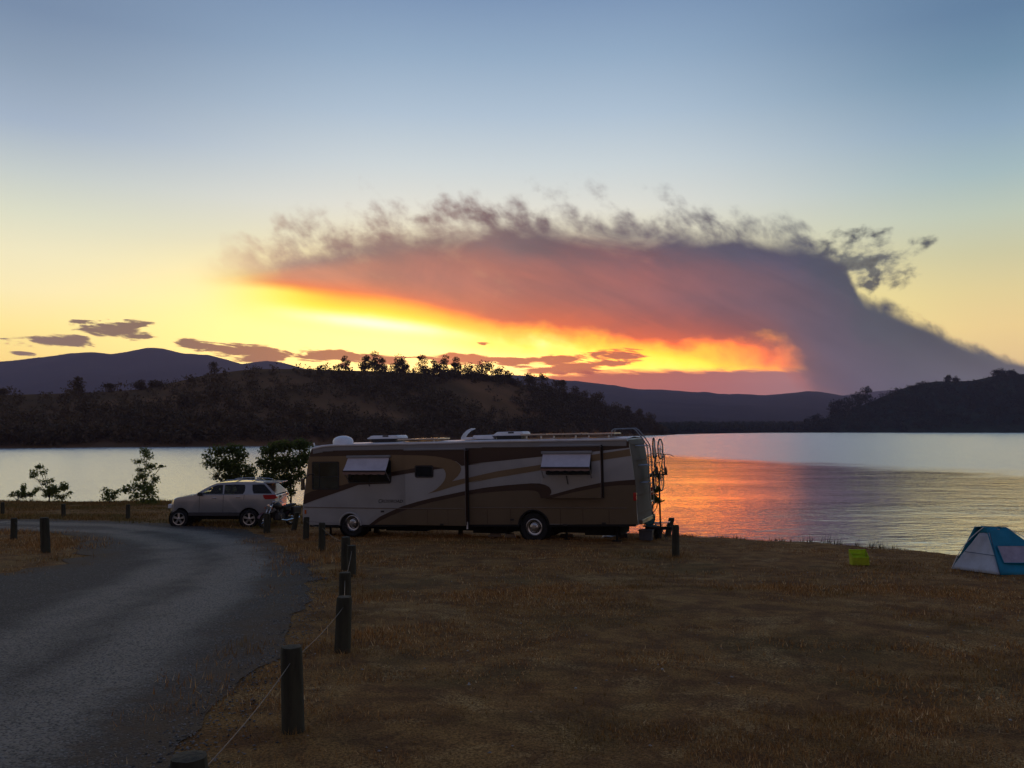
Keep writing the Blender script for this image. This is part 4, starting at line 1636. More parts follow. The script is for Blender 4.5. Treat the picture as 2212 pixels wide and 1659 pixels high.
    mb.build('satellite_dome', M_AC, root, smooth=True)
    # air conditioners
    for (xa_, xb_, yt, yb, zm) in ((808, 1183, 178, 240, z1), (208, 545, 122, 180, z2)):
        x0, x1_ = rx(xa_, yb, zm), rx(xb_, yb, zm)
        xc = (x0 + x1_) / 2
        zt = tr(*zm((xa_ + xb_) / 2, yt), .9)[1]
        zr = roof_z(xc)
        w = x1_ - x0
        pr = [(x0, zr + .13), (x0 + w * .14, zt - .01), (x0 + w * .2, zt), (x1_ - w * .08, zt), (x1_ - w * .04, zt - .02), (x1_, zr + .13), (x1_ - .04, zr + .11), (x0 + .04, zr + .11)]
        a = MB().prism([pr], lambda a, b: (a, .82, b), lambda a, b: (a, 1.62, b)).build('air_conditioner', M_AC, root, smooth=True, bevel=.03)
        MB().box((xc + .02, 1.22, zr + .07), (w * .78, .7, .16)).build('ac_base', M_BLACK, a)
        MB().box((xc + w * .1, .812, (zt + zr) / 2 + .09), (w * .18, .01, .05)).build('ac_badge', M_BLACK, a)
    # open vent lid and low covers
    x0 = rx(1935, 230, z1)
    v_ = MB().box((x0 + .18, 1.0, roof_z(x0) + .05), (.42, .42, .08)).build('roof_vent', M_AC, root, bevel=.01)
    pts = [(x0 - .02, roof_z(x0) + .10), (x0 + .06, roof_z(x0) + .22), (x0 + .20, roof_z(x0) + .34), (x0 + .36, roof_z(x0) + .40)]
    lid = MB()
    pr = pts + [(a, b - .025) for a, b in reversed(pts)]
    lid.prism([pr], lambda a, b: (a, .8, b), lambda a, b: (a, 1.2, b)).build('vent_lid', M_AC, v_)
    x0, x1_ = rx(2030, 215, z1), rx(215, 200, z2)
    pr = [(x0, roof_z(x0) + .02), (x0 + .1, roof_z(x0) + .15), (x0 + 1.2, roof_z(x0) + .15), (x1_ - .3, roof_z(x1_) + .15), (x1_ - .04, roof_z(x1_) + .09), (x1_, roof_z(x1_))]
    MB().prism([pr], lambda a, b: (a, .9, b), lambda a, b: (a, 1.5, b)).build('antenna_cover', M_AC, root, smooth=True, bevel=.02)
    for (Xa, Xb, zm, off) in ((1225, 1700, z1, .05), (545, 820, z2, .11), (835, 1190, z2, .11), (1205, 1545, z2, .10)):
        xa_, xb_ = rx(Xa, 170, zm), rx(Xb, 170, zm)
        za, zb_ = roof_z(xa_) + off, roof_z(xb_) + off
        p_ = MB().add([(xa_ + .03, .5, za), (xb_ - .03, .5, zb_), (xb_ - .03, 1.5, zb_ + .01), (xa_ + .03, 1.5, za + .01),
                       (xa_ + .03, .5, za + .035), (xb_ - .03, .5, zb_ + .035), (xb_ - .03, 1.5, zb_ + .045), (xa_ + .03, 1.5, za + .045)],
                      [(3, 2, 1, 0), (4, 5, 6, 7), (0, 1, 5, 4), (1, 2, 6, 5), (2, 3, 7, 6), (3, 0, 4, 7)]).build('solar_panel', M_PANEL, root)
        fr = MB()
        fr.box(((xa_ + xb_) / 2, .49, (za + zb_) / 2 + .02), (xb_ - xa_, .03, .045)).box((xa_ + .02, 1, za + .02), (.03, 1.0, .045)).box((xb_ - .02, 1, zb_ + .02), (.03, 1.0, .045))
        for x in (xa_ + .2, xb_ - .2):
            fr.box((x, .55, roof_z(x, .5) + off / 2 - .01), (.04, .06, off + .03))
        fr.build('panel_frame', M_ALU, p_)
    sm = MB()
    for X, zm in ((265, z1), (712, z1)):
        x = rx(X, 260, zm)
        sm.tube([(x, .4, roof_z(x, .4) - .02), (x - .03, .4, roof_z(x, .4) + .09)], .03, 6)
    sm.split('roof_lamp', M_AC, root)

    # ---- rear ladder: two rails and rungs
    ld = MB()
    yl = .55
    for k in range(2):
        y = .5 + .42 * k
        s = lambda X, Y: tr(*z2(X, Y), y)
        pts = [s(1505 , 165), s(1512, 108), s(1535, 92), s(1735, 86), s(1765, 105), s(1830, 185), s(1882, 262), s(1893, 330), s(1902, 480), s(1912, 650), s(1920, 760), s(1925, 900)]
        if k:
            dx = s(1505, 165)[0] - tr(*z2(1505, 165), .5)[0]
            pts = [(a - dx, b) for a, b in pts]
        ld.tube([(a, y, b) for a, b in pts], .021, 8)
        if not k:
            base = pts
    l_ = ld.build('ladder', M_LADDER, root, smooth=True)
    rg = MB()
    for Z in np.arange(base[-1][1] + .1, base[6][1], .29):
        xx = float(np.interp(Z, [p[1] for p in reversed(base[6:])], [p[0] for p in reversed(base[6:])]))
        rg.tube([(xx, .5, Z), (xx, .92, Z)], .018, 6)
    rg.split('rung', M_ALU, l_)
    bk = MB()
    for Y in (268, 478, 662):
        x1_, zz = tr(*z2(1893, Y), .5)
        rx_ = float(np.interp(zz, [p[1] for p in reversed(rc)], [p[0] for p in reversed(rc)])) + .08
        bk.tube([(rx_, .5, zz), (x1_, .5, zz)], .018, 6)
        bk.tube([(rx_, .92, zz), (x1_, .92, zz)], .018, 6)
    bk.split('ladder_bracket', M_ALU, l_)
    # rear bumper and hitch receiver
    MB().box((top[-1][0] + .06, WID / 2, zb(0) + .09), (.12, WID - .3, .15)).build('rear_bumper', M_DTAN, root, bevel=.03)
    MB().box((top[-1][0] + .55, 1.12, .42), (1.1, .09, .09)).build('hitch', M_DARK, root)
    return RV, tr, root


RV, RVT, RVROOT = build_rv()


# ------------------------------------------------------------------ hitch rack with two upright bicycles
def build_rack_and_bikes():
    def tr(px, py, y): return RVT(px, py, y)
    # vertical rack: a mast behind the motorhome, two bikes hung nose up, seen nearly edge-on
    W3 = lambda x, y, z: RV @ Vector((x, y, z))
    M3 = RV.to_3x3()
    bx = [tr(*z5(467, 400), .95)[0], tr(*z5(548, 400), 1.05)[0]]
    tops = [tr(*z5(460, 208), .95)[1], tr(*z5(541, 218), 1.05)[1]]
    rack = empty('bicycle_rack', Matrix.Translation(W3(bx[0], 1.0, .42)) @ M3.to_4x4(), 'dark upright bicycle rack standing on the motorhome hitch', 'bicycle rack')
    mb = MB()
    dx = bx[1] - bx[0]
    mb.tube([(-.25, .1, 0), (dx + .05, .1, 0)], .035, 8)
    mb.tube([(.12, .1, 0), (.12, .1, 1.75)], .03, 8)
    mb.build('mast', M_BLACK, rack, smooth=True)
    ar = MB().tube([(-.08, .1, 1.75), (dx + .1, .1, 1.75)], .022, 6)
    ar.build('crossbar', M_BLACK, rack, smooth=True)
    cr = MB()
    for k in range(2):
        cr.tube([(k * dx, .0, 1.72), (k * dx - .02, -.14, 1.78), (k * dx - .02, -.16, 1.86)], .014, 6)
        cr.tube([(k * dx, 0, .12), (k * dx, -.2, .12)], .02, 6)
    cr.split('cradle', M_BLACK, rack)
    mt = [pbr('bike_frame_dark', (.05, .045, .05), .35, var=.1), pbr('bike_frame_blue', (.06, .07, .10), .35, var=.1)]
    labs = ['dark bicycle hanging nose up, nearer the motorhome rear wall', 'dark bicycle hanging nose up, farther from the motorhome rear wall']
    for k in range(2):
        e = empty('bicycle', Matrix.Translation(W3(bx[k], .98 + .04 * k, tops[k])) @ M3.to_4x4() @ Matrix.Rotation(math.radians(4 - 8 * k), 4, 'Z'), labs[k], 'bicycle', 'bicycles on the rear rack')
        # bicycle plane is y-z; hung with front wheel at the top: (along, up) -> z downwards
        R = .34
        fz, rz = -R, -R - 1.03
        yc = 0.02
        for nm, zz in (('front_wheel', fz), ('rear_wheel', rz)):
            w = MB().torus((0, yc, zz), R - .02, .022, (1, 0, 0), 32, 6).build(nm, M_RUBBER, e, smooth=True)
            sp = MB().torus((0, yc, zz), R - .045, .009, (1, 0, 0), 28, 5)
            for j in range(12):
                a = math.pi * j / 12
                sp.tube([(0.01, yc + math.cos(a) * (R - .05), zz + math.sin(a) * (R - .05)), (-.01, yc - math.cos(a) * (R - .05), zz - math.sin(a) * (R - .05))], .0022, 3, False)
            sp.tube([(-.05, yc, zz), (.05, yc, zz)], .018, 6)
            sp.build('rim', M_ALU, w)
        # frame points: (y, z), y towards the saddle side
        head0, head1 = (yc + .36 * .9, fz - .27), (yc + .50, fz - .22)
        bb = (yc + .02, rz + .43)
        seat = (yc + .52, rz + .30)
        f = MB()
        L = lambda a, b, r: f.tube([(0, a[0], a[1]), (0, b[0], b[1])], r, 6)
        L(head0, head1, .02); L(head0, bb, .019); L(head1, (seat[0] - .04, seat[1] + .02), .017); L(bb, seat, .016)
        for s in (-.05, .05):
            f.tube([(s * .3, bb[0], bb[1]), (s, yc, rz)], .009, 5)
            f.tube([(s * .3, seat[0] - .05, seat[1]), (s, yc, rz)], .008, 5)
        f.build('frame', mt[k], e, smooth=True)
        g = MB()
        for s in (-.05, .05):
            g.tube([(s, yc, fz), (s, head0[0] - .02, head0[1])], .012, 5)
        g.split('fork', mt[k], e)
        h = MB().tube([(0, head1[0], head1[1]), (0, head1[0] + .08, head1[1] + .04)], .014, 6)
        h.tube([(-.30, head1[0] + .07, head1[1] - .05), (-.15, head1[0] + .08, head1[1] + .03), (.15, head1[0] + .08, head1[1] + .03), (.30, head1[0] + .07, head1[1] - .05)], .013, 6)
        h.build('handlebar', M_BLACK, e)
        sd = MB().box((0, seat[0] + .09, seat[1] - .02), (.13, .05, .26), None, (.5, 1))
        sd.tube([(0, seat[0] - .02, seat[1]), (0, seat[0] + .07, seat[1] - .02)], .013, 6)
        sd.build('saddle', M_BLACK, e, bevel=.01)
        ck = MB().lathe([(.09, -.004), (.09, .004), (0, .004)], (.03, bb[0], bb[1]), (1, 0, 0), 18)
        ck.tube([(.05, bb[0], bb[1]), (.06, bb[0] - .05, bb[1] - .16)], .01, 5).tube([(-.05, bb[0], bb[1]), (-.06, bb[0] + .05, bb[1] + .16)], .01, 5)
        ck.box((.10, bb[0] - .05, bb[1] - .16), (.09, .06, .025)).box((-.10, bb[0] + .05, bb[1] + .16), (.09, .06, .025))
        ck.split('crank', M_BLACK, e)


build_rack_and_bikes()

# ------------------------------------------------------------------ silver sport utility vehicle
M_SILVER = pbr('silver_paint', (.34, .35, .37), .34, .5, var=.05, vscale=1.5, coat=.8)
M_SILVER_D = pbr('grey_cladding', (.05, .05, .055), .6, var=.15)
M_DGLASS = pbr('dark_rear_glass', (.012, .014, .020), .22, var=.1, spec=.35)
M_SEAT = pbr('car_seat', (.03, .03, .03), .8, var=.2)


def build_suv():
    Y0 = 34.7
    org = Vector((-14.2, Y0, float(G(-12, Y0 + .9)) - .02))
    M = Matrix.Translation(org)
    tr = tracer(M)
    Wd = 1.84
    root = empty('parked_car', M, 'silver sport utility vehicle parked nose left on the gravel behind the motorhome', 'car')
    P = lambda *p: [tr(*z3(a, b)) for a, b in p]
    zb = P((500, 850))[0][1]                       # belt line height
    def ty(z):                                     # tumblehome of the cabin side
        return max(0.0, z - zb) * .36
    near = lambda d: (lambda a, b: (a, ty(b) + d, b))
    far = lambda d: (lambda a, b: (a, Wd - ty(b) - d, b))
    fw, rw = P((335, 1192))[0], P((1412, 1206))[0]
    fw, rw = (fw[0], .37), (rw[0], .37)
    def arch(c, r, z0):
        a0 = math.asin(max(-1, min(1, (z0 - c[1]) / r)))
        return [(c[0] + r * math.cos(a0 + (math.pi - 2 * a0) * k / 14), c[1] + r * math.sin(a0 + (math.pi - 2 * a0) * k / 14) * 1.0) for k in range(15)]
    # lower body
    top = P((150, 1150), (148, 1080), (158, 990), (185, 925), (250, 898), (330, 886), (420, 878), (500, 868), (570, 852), (612, 838), (660, 850), (1000, 850), (1350, 846), (1620, 842), (1800, 848),
            (1838, 870), (1846, 960), (1842, 1040), (1838, 1090), (1800, 1120), (1730, 1135))
    sill = P((1000, 1150))[0][1]
    bot = arch(rw, .44, sill) + arch(fw, .44, sill)
    end = P((190, 1165))
    poly = top + bot + end
    # three strips across so the nose rounds in plan
    mb = MB()
    xs0, xs1 = min(p[0] for p in poly), max(p[0] for p in poly)
    def round_(p, k):
        x = p[0]
        if x < xs0 + .9:
            x = x + k * (1 - (x - xs0) / .9) ** 1.5
        if x > xs1 - .3:
            x = x - k * .35 * (1 - (xs1 - x) / .3)
        return (x, p[1])
    stn = [(0.02, .30, -.05), (.0, .18, 0), (.10, .10, 0), (.35, .03, .0), (Wd / 2, 0, .01), (Wd - .35, .03, .0), (Wd - .10, .10, 0), (Wd, .18, 0)]
    stn = [(0.0, .26), (.16, .10), (.5, .02), (Wd / 2, 0), (Wd - .5, .02), (Wd - .16, .10), (Wd, .26)]
    rings = []
    for y, k in stn:
        q = [round_(p, k) for p in poly]
        rings.append([(a, y, b) for a, b in q])
    n = len(poly)
    V = [p for r in rings for p in r]
    F = []
    for i in range(len(rings) - 1):
        for k in range(n):
            F.append((i * n + k, i * n + (k + 1) % n, (i + 1) * n + (k + 1) % n, (i + 1) * n + k))
    mb.add(V, F)
    for r, y in ((rings[0], 0), (rings[-1], Wd)):
        mb.sheet([[(p[0], p[2]) for p in r]], lambda a, b, y=y: (a, y, b))
    body = mb.build('body', M_SILVER, root, smooth=True, bevel=.035, seg=3)
    # cabin side frames with window openings
    cab = P((604, 838), (640, 812), (700, 776), (760, 742), (840, 702), (905, 680), (1000, 668), (1130, 662), (1300, 660), (1500, 662), (1640, 676), (1712, 740), (1780, 806), (1826, 850))
    zr = max(p[1] for p in cab)
    w1 = P((682, 846), (720, 812), (790, 766), (850, 730), (905, 708), (1000, 702), (1008, 846))
    w2 = P((1028, 846), (1026, 702), (1200, 698), (1332, 700), (1345, 730), (1342, 800), (1318, 840))
    w3 = P((1480, 834), (1458, 780), (1448, 700), (1560, 694), (1632, 696), (1690, 752), (1748, 812), (1762, 836))
    for mp, sg in ((near, 1), (far, -1)):
        MB().prism([cab, w1, w2, w3], mp(0), mp(.06)).build('cabin_frame', M_SILVER, root)
        for w, g in ((w1, M_CLEAR), (w2, M_TINT2), (w3, M_TINT2)):
            MB().sheet([w], mp(.03)).build('side_window', g, root)
    # roof, windscreen, rear glass
    def span(pts, mat, nm, inset=0.0, crown=.03, m=6):
        V, Fc = [], []
        for a, b in pts:
            y0, y1 = ty(b) + inset, Wd - ty(b) - inset
            for j in range(m + 1):
                t = j / m
                V.append((a - crown * math.sin(math.pi * t) * .6, y0 + (y1 - y0) * t, b + crown * math.sin(math.pi * t)))
        for i in range(len(pts) - 1):
            for j in range(m):
                k = i * (m + 1) + j
                Fc.append((k, k + 1, k + m + 2, k + m + 1))
        return MB().add(V, Fc).build(nm, mat, root, smooth=True)
    span(P((905, 680), (1000, 668), (1130, 660), (1300, 658), (1500, 661), (1640, 674)), M_SILVER, 'roof')
    span(P((612, 838), (700, 776), (760, 742), (840, 702), (905, 680)), M_CLEAR, 'windscreen', .04)
    span(P((1640, 676), (1712, 740), (1780, 806), (1822, 846)), M_DGLASS, 'rear_window', .06, .01)
    MB().prism([P((1600, 664), (1640, 662), (1850, 668), (1852, 680), (1700, 686), (1610, 682))], lambda a, b: (a, .25, b), lambda a, b: (a, Wd - .25, b)).build('spoiler', M_SILVER, root, bevel=.01)
    # roof rails
    for y in (.32, Wd - .32):
        pts = P((1010, 652), (1060, 640), (1160, 632), (1400, 630), (1560, 640), (1620, 656))
        MB().tube([(a, y, b + .015) for a, b in pts], .018, 6).build('roof_rail', M_ALU, root, smooth=True)
    for X in (1160, 1430):
        a, b = P((X, 642))[0]
        MB().box((a, Wd / 2, b + .02), (.06, Wd - .6, .03)).build('cross_bar', M_BLACK, root, bevel=.008)
    # doors: seams, handles
    sm = []
    for X, Ya, Yb in ((655, 860, 1135), (1020, 850, 1140), (1340, 850, 930)):
        a, b = P((X, Ya))[0]
        c, d = P((X - 10, Yb))[0]
        MB().tube([(a, -.001, b), (c, -.001, d)], .006, 4).build('door_seam', M_BLACK, root)
    for X, Y in ((880, 905), (1245, 888)):
        a, b = P((X, Y))[0]
        MB().box((a, -.02, b), (.19, .035, .035)).build('door_handle', M_CHROME, root, bevel=.01)
    # cladding, bumpers
    a, s1 = P((480, 1165))[0]
    b, _ = P((1270, 1165))[0]
    MB().box(((a + b) / 2, .04, sill + .0), (b - a, .10, .15)).build('side_cladding', M_SILVER_D, root, bevel=.02)
    MB().box(((a + b) / 2, Wd - .04, sill + .0), (b - a, .10, .15)).build('side_cladding', M_SILVER_D, root, bevel=.02)
    MB().box((xs0 + .12, Wd / 2, .33), (.22, Wd - .5, .22)).build('front_bumper', M_SILVER_D, root, bevel=.03)
    MB().box((xs1 - .06, Wd / 2, .42), (.14, Wd - .2, .22)).build('rear_bumper', M_SILVER_D, root, bevel=.03)
    MB().box((xs0 + .02, Wd / 2, .82), (.06, 1.0, .22)).build('grille', M_BLACK, root, bevel=.02)
    for y in (.22, Wd - .22):
        MB().box((xs0 + .10, y, .86), (.16, .32, .17)).build('headlight', M_AC, root, bevel=.04)
    # tail lamps
    tl = P((1625, 852), (1800, 850), (1842, 880), (1842, 905), (1790, 918), (1660, 922), (1635, 895))
    MB().prism([tl], lambda a, b: (a, -.012, b), lambda a, b: (min(a, xs1 + .02), .12, b)).build('tail_lamp', M_RED, root, bevel=.01)
    MB().prism([tl], lambda a, b: (a, Wd + .012, b), lambda a, b: (a, Wd - .12, b)).build('tail_lamp', M_RED, root, bevel=.01)
    MB().box((xs1 + .012, Wd / 2, .83), (.03, .62, .16)).build('tailgate_trim', M_CHROME, root, bevel=.008)
    MB().box((xs1 + .02, Wd / 2 - .05, .68), (.02, .31, .16)).build('number_plate', M_AC, root, bevel=.004)
    # mirrors
    for y, s in ((-.11, -1), (Wd + .11, 1)):
        a, b = P((665, 850))[0]
        MB().box((a + .02, y, b + .03), (.14, .20, .14)).build('door_mirror', M_BLACK, root, bevel=.03)
    # interior and underside
    MB().box((2.4, Wd / 2, .60), (3.9, Wd - .5, .55)).build('underbody', M_DARK, root)
    for x in (1.75, 2.75):
        for y in (.45, Wd - .45):
            st = MB().box((x + .28, y, 1.12), (.14, .48, .62)).box((x + .32, y, 1.48), (.10, .26, .20))
            st.build('car_seat', M_SEAT, root, bevel=.03)
    a, b = P((640, 838))[0]
    MB().box((a + .32, Wd / 2, b - .03), (.5, Wd - .3, .10)).build('dashboard', M_SEAT, root, bevel=.03)
    MB().torus((a + .62, .5, b + .02), .18, .014, (1, 0, .5), 20, 6).build('steering_wheel', M_SEAT, root, smooth=True)
    MB().box((3.65, Wd / 2, zb + .05), (.6, Wd - .3, .28)).build('cargo', M_SEAT, root, bevel=.04)
    for c in (fw, rw):
        for y, s in ((.10, -1), (Wd - .10, 1)):
            wheel_parts(root, (c[0], y, c[1]), .37, .245, (0, s, 0), .22)
        MB().lathe([(.42, -.3), (.42, .3)], (c[0], .34, c[1]), (0, 1, 0), 24).build('wheel_well', M_DARK, root)
    return xs1, org


SUV_X1, SUV_O = build_suv()


# ------------------------------------------------------------------ motorcycle behind the car
def build_motorcycle():
    p = at(601, 1140, 35.0)
    g = float(G(p.x, p.y))
    M = Matrix.Translation((p.x, p.y, g)) @ Matrix.Rotation(math.radians(58), 4, 'Z')
    root = empty('motorcycle', M, 'black motorcycle with chrome mirrors parked at the rear bumper of the silver car', 'motorcycle')
    MR = pbr('motorcycle_red', (.10, .008, .008), .3, var=.1, coat=.5)
    R = .31
    for nm, x in (('front_wheel', -.72), ('rear_wheel', .70)):
        w = MB().torus((x, 0, R), R - .05, .055, (0, 1, 0), 28, 8).build(nm, M_RUBBER, root, smooth=True)
        sp = MB().torus((x, 0, R), R - .11, .014, (0, 1, 0), 24, 6)
        sp.lathe([(.06, -.06), (.06, .06), (0, .06)], (x, 0, R), (0, 1, 0), 12)
        for k in range(10):
            a = 2 * math.pi * k / 10
            sp.tube([(x, 0, R), (x + math.cos(a) * (R - .11), 0, R + math.sin(a) * (R - .11))], .008, 4)
        sp.build('rim', M_CHROME, w)
        fe = [(x + (R + .03) * math.cos(math.radians(a)), 0, R + (R + .03) * math.sin(math.radians(a))) for a in range(20 if nm == 'front_wheel' else 10, 161, 14)]
        V = [(q[0], s, q[2]) for q in fe for s in (-.07, .07)]
        MB().add(V, [(2 * i, 2 * i + 1, 2 * i + 3, 2 * i + 2) for i in range(len(fe) - 1)]).build('fender', MR, root)
    fk = MB()
    for y in (-.09, .09):
        fk.tube([(-.72, y, R), (-.38, y, .95)], .024, 8)
    fk.split('fork', M_CHROME, root, smooth=True)
    MB().lathe([(0, -.10), (.08, -.08), (.105, 0), (.10, .03), (0, .04)], (-.50, 0, .84), (-1, 0, 0), 18).build('headlight', M_CHROME, root, smooth=True)
    MB().tube([(-.05, -.36, .98), (-.22, -.30, 1.08), (-.36, -.1, 1.04), (-.36, .1, 1.04), (-.22, .30, 1.08), (-.05, .36, .98)], .014, 6).build('handlebar', M_CHROME, root, smooth=True)
    for s in (-1, 1):
        MB().tube([(-.22, s * .28, 1.07), (-.26, s * .36, 1.24)], .008, 5).box((-.26, s * .40, 1.27), (.03, .14, .09)).build('mirror', M_CHROME, root)
        MB().lathe([(0, -.03), (.035, 0), (0, .03)], (-.52, s * .2, .80), (1, 0, 0), 10).build('turn_signal', M_ORANGE, root, smooth=True)
        MB().lathe([(0, -.03), (.035, 0), (0, .03)], (.86, s * .18, .62), (1, 0, 0), 10).build('turn_signal', M_ORANGE, root, smooth=True)
    fr = MB()
    fr.tube([(-.40, 0, .92), (.15, 0, .72), (.70, 0, .60)], .03, 6).tube([(-.36, 0, .82), (-.22, 0, .30), (.30, 0, .26), (.45, 0, .60)], .026, 6)
    fr.tube([(.25, .1, .32), (.70, .1, R)], .022, 6).tube([(.25, -.1, .32), (.70, -.1, R)], .022, 6)
    fr.build('frame', M_BLACK, root, smooth=True)
    MB().lathe([(.06, -.26), (.13, -.20), (.17, -.05), (.16, .10), (.09, .24), (.02, .27)], (-.13, 0, .86), (-1, 0, .18), 18).build('fuel_tank', M_BLACK, root, smooth=True)
    MB().prism([[(.10, .78), (.30, .73), (.56, .78), (.86, .84), (.86, .90), (.58, .87), (.32, .82), (.12, .85)]], lambda a, b: (a, -.14, b), lambda a, b: (a, .14, b)).build('seat', M_SEAT, root, bevel=.03)
    e = MB().box((.02, 0, .44), (.36, .30, .26))
    e.lathe([(.09, 0), (.09, .22), (.10, .24), (0, .25)], (-.02, 0, .52), (-.5, 0, 1), 12).lathe([(.09, 0), (.09, .2), (0, .21)], (.08, 0, .52), (.5, 0, 1), 12)
    e.build('engine', M_SILVER_D, root, bevel=.02)
    for s in (-1, 1):
        MB().tube([(-.02, s * .16, .50), (-.02, s * .20, .30), (.25, s * .20, .25), (.95, s * .20, .32)], [.025, .025, .04, .05], 8).build('exhaust', M_CHROME, root, smooth=True)
        MB().box((.72, s * .25, .62), (.46, .18, .34)).build('saddlebag', M_BLACK, root, bevel=.05)
    MB().box((.98, 0, .62), (.05, .12, .08)).build('tail_lamp', M_RED, root, bevel=.01)
    MB().tube([(.1, .16, .25), (.16, .30, .02)], .014, 6).build('kickstand', M_CHROME, root)


build_motorcycle()


# ------------------------------------------------------------------ bollard posts and the cable strung through them
M_POST = pbr('weathered_post', (.052, .050, .030), .92, var=.32, vscale=7, bump=.012, bscale=22, stretch=(1, 1, .18))
M_POSTTOP = pbr('post_top', (.085, .072, .042), .92, var=.3, vscale=12, bump=.01, bscale=40)
M_CABLE = pbr('steel_cable', (.15, .12, .10), .6, .2, var=.25, vscale=60)
M_CABLE_D = pbr('dark_cable', (.09, .08, .08), .6, .3, var=.25, vscale=60)
POSTS = {}


def post(key, cx, ty, by, w, lab, lean=(0, 0), dist=None):
    d = dist or onground(cx, by).y
    top = at(cx, ty, d)
    gz = float(G(top.x, d))
    r = w / FL * d / 2
    h = top.z - gz
    e = empty('bollard_post', (top.x, d, gz), lab, 'post', 'round timber posts along the gravel road')
    rs = random.Random(sum(map(ord, key)) * 7)
    lean = (lean[0] + rs.uniform(-.025, .025), lean[1] + rs.uniform(-.025, .025))
    n = 22
    V, F = [], []
    hs = [-.15, 0, .06, .2, .4, .6, .8, .94, 1.0]
    wob = [1 + rs.uniform(-.06, .045) for _ in range(n)]
    for j, t in enumerate(hs):
        z = h * t if t > 0 else t
        rr = r * (1.06 - .07 * max(t, 0))
        if t == 1.0: rr *= .93
        for k in range(n):
            a = 2 * math.pi * k / n
            q = rr * wob[k] * (1 + rs.uniform(-.018, .018))
            V.append((q * math.cos(a) + lean[0] * max(t, 0) * h, q * math.sin(a) + lean[1] * max(t, 0) * h, z))
    for j in range(len(hs) - 1):
        for k in range(n):
            F.append((j * n + k, j * n + (k + 1) % n, (j + 1) * n + (k + 1) % n, (j + 1) * n + k))
    MB().add(V, F).build('shaft', M_POST, e, smooth=True)
    ring = V[-n:]
    c = (lean[0] * h, lean[1] * h, h + .006)
    cap = MB().add(list(ring) + [((p[0] - c[0]) * .5 + c[0], (p[1] - c[1]) * .5 + c[1], h + .004 + rs.uniform(-.004, .004)) for p in ring] + [c],
                   [(k, (k + 1) % n, n + (k + 1) % n, n + k) for k in range(n)] + [(n + k, n + (k + 1) % n, 2 * n) for k in range(n)])
    cap.build('post_top', M_POSTTOP, e, smooth=True)
    POSTS[key] = Vector((top.x + lean[0] * h * .85, d + lean[1] * h * .85, gz + h * .86))
    return r


PR = {}
for key, cx, ty, by, w, lab, kw in [
    ('p0', 410, 1631, 1760, 79, 'flat-topped round post cut off by the bottom edge of the photo', dict(dist=4.75)),
    ('p1', 636, 1396, 1583, 46, 'tall thick post standing closest in full view at the road edge', dict(lean=(-.03, 0))),
    ('p2', 741, 1289, 1411, 33, 'second full post from the front, at the corner of the grass', {}),
    ('p3', 746, 1236, 1300, 25, 'post just behind the corner post, half hidden by it', dict(dist=14.3)),
    ('p5', 748, 1160, 1236, 19, 'post behind the close pair, slightly left of its twin', {}),
    ('p4', 760, 1178, 1244, 18, 'post of the close pair that stands more to the right', {}),
    ('p6', 696, 1129, 1192, 14, 'dark post left of the close pair, before the motorhome front', {}),
    ('p7', 661, 1117, 1167, 12.5, 'post in front of the motorhome nose', {}),
    ('p8', 635, 1107, 1147, 11, 'leaning post between the motorcycle and the motorhome', dict(lean=(.16, 0))),
    ('p9', 577, 1109, 1152, 14, 'dark post directly in front of the motorcycle', {}),
    ('p10', 814, 1117, 1152, 12, 'post right of the motorhome front wheel', {}),
    ('p11', 995, 1124, 1156, 10, 'short post below the middle of the motorhome', {}),
    ('q1', 1441, 1119, 1160, 13, 'leaning post near the rear hitch of the motorhome', dict(lean=(.22, 0))),
    ('q2', 1459, 1134, 1203, 15, 'upright dark post at the water side, right of the leaning one', {}),
    ('l1', 31, 1119, 1167, 13, 'left post of the pair on the grass island', {}),
    ('l2', 101, 1118, 1195, 18, 'right post of the pair on the grass island', dict(lean=(-.06, 0))),
    ('l3', 138, 1089, 1119, 9, 'post on the lake side of the road near the small saplings', {}),
    ('l4', 277, 1090, 1122, 8.5, 'post on the lake side of the road before the tall sapling', {}),
    ('l5', 6, 1085, 1112, 7.5, 'post at the far left end of the lake-side row', {}),
]:
    PR[key] = post(key, cx, ty, by, w, lab, **kw)


def cable(keys, sag, mat, lab, extra=None, r=.0042):
    pts = [POSTS[k].copy() for k in keys]
    for i, k in enumerate(keys):
        pts[i] = pts[i] + Vector((0, 0, -.02))
    if extra:
        pts = [Vector(e) for e in extra] + pts
    path = []
    for a, b in zip(pts, pts[1:]):
        n = 14
        for j in range(n):
            t = j / n
            p = a.lerp(b, t)
            p.z -= sag * (a - b).length * 4 * t * (1 - t) * .35
            path.append(p)
    path.append(pts[-1])
    base = path[0].copy()
    o = MB().tube([p - base for p in path], r, 6).build('barrier_cable', mat, None, smooth=True)
    o.location = base
    tag(o, lab, 'cable', 'cables strung through the posts')


cable(['p0', 'p1', 'p2', 'p3', 'p4', 'p5', 'p6', 'p7'], .035, M_CABLE, 'thin pale cable strung through the row of posts along the grass')
cable(['p7', 'p10', 'p11'], .08, M_CABLE_D, 'dark cable strung past the motorhome front wheel')
cable(['l1', 'l2'], .10, M_CABLE_D, 'dark cable between the two posts on the grass island', extra=[tuple(POSTS['l1'] + Vector((-3.4, .5, -.02)))])


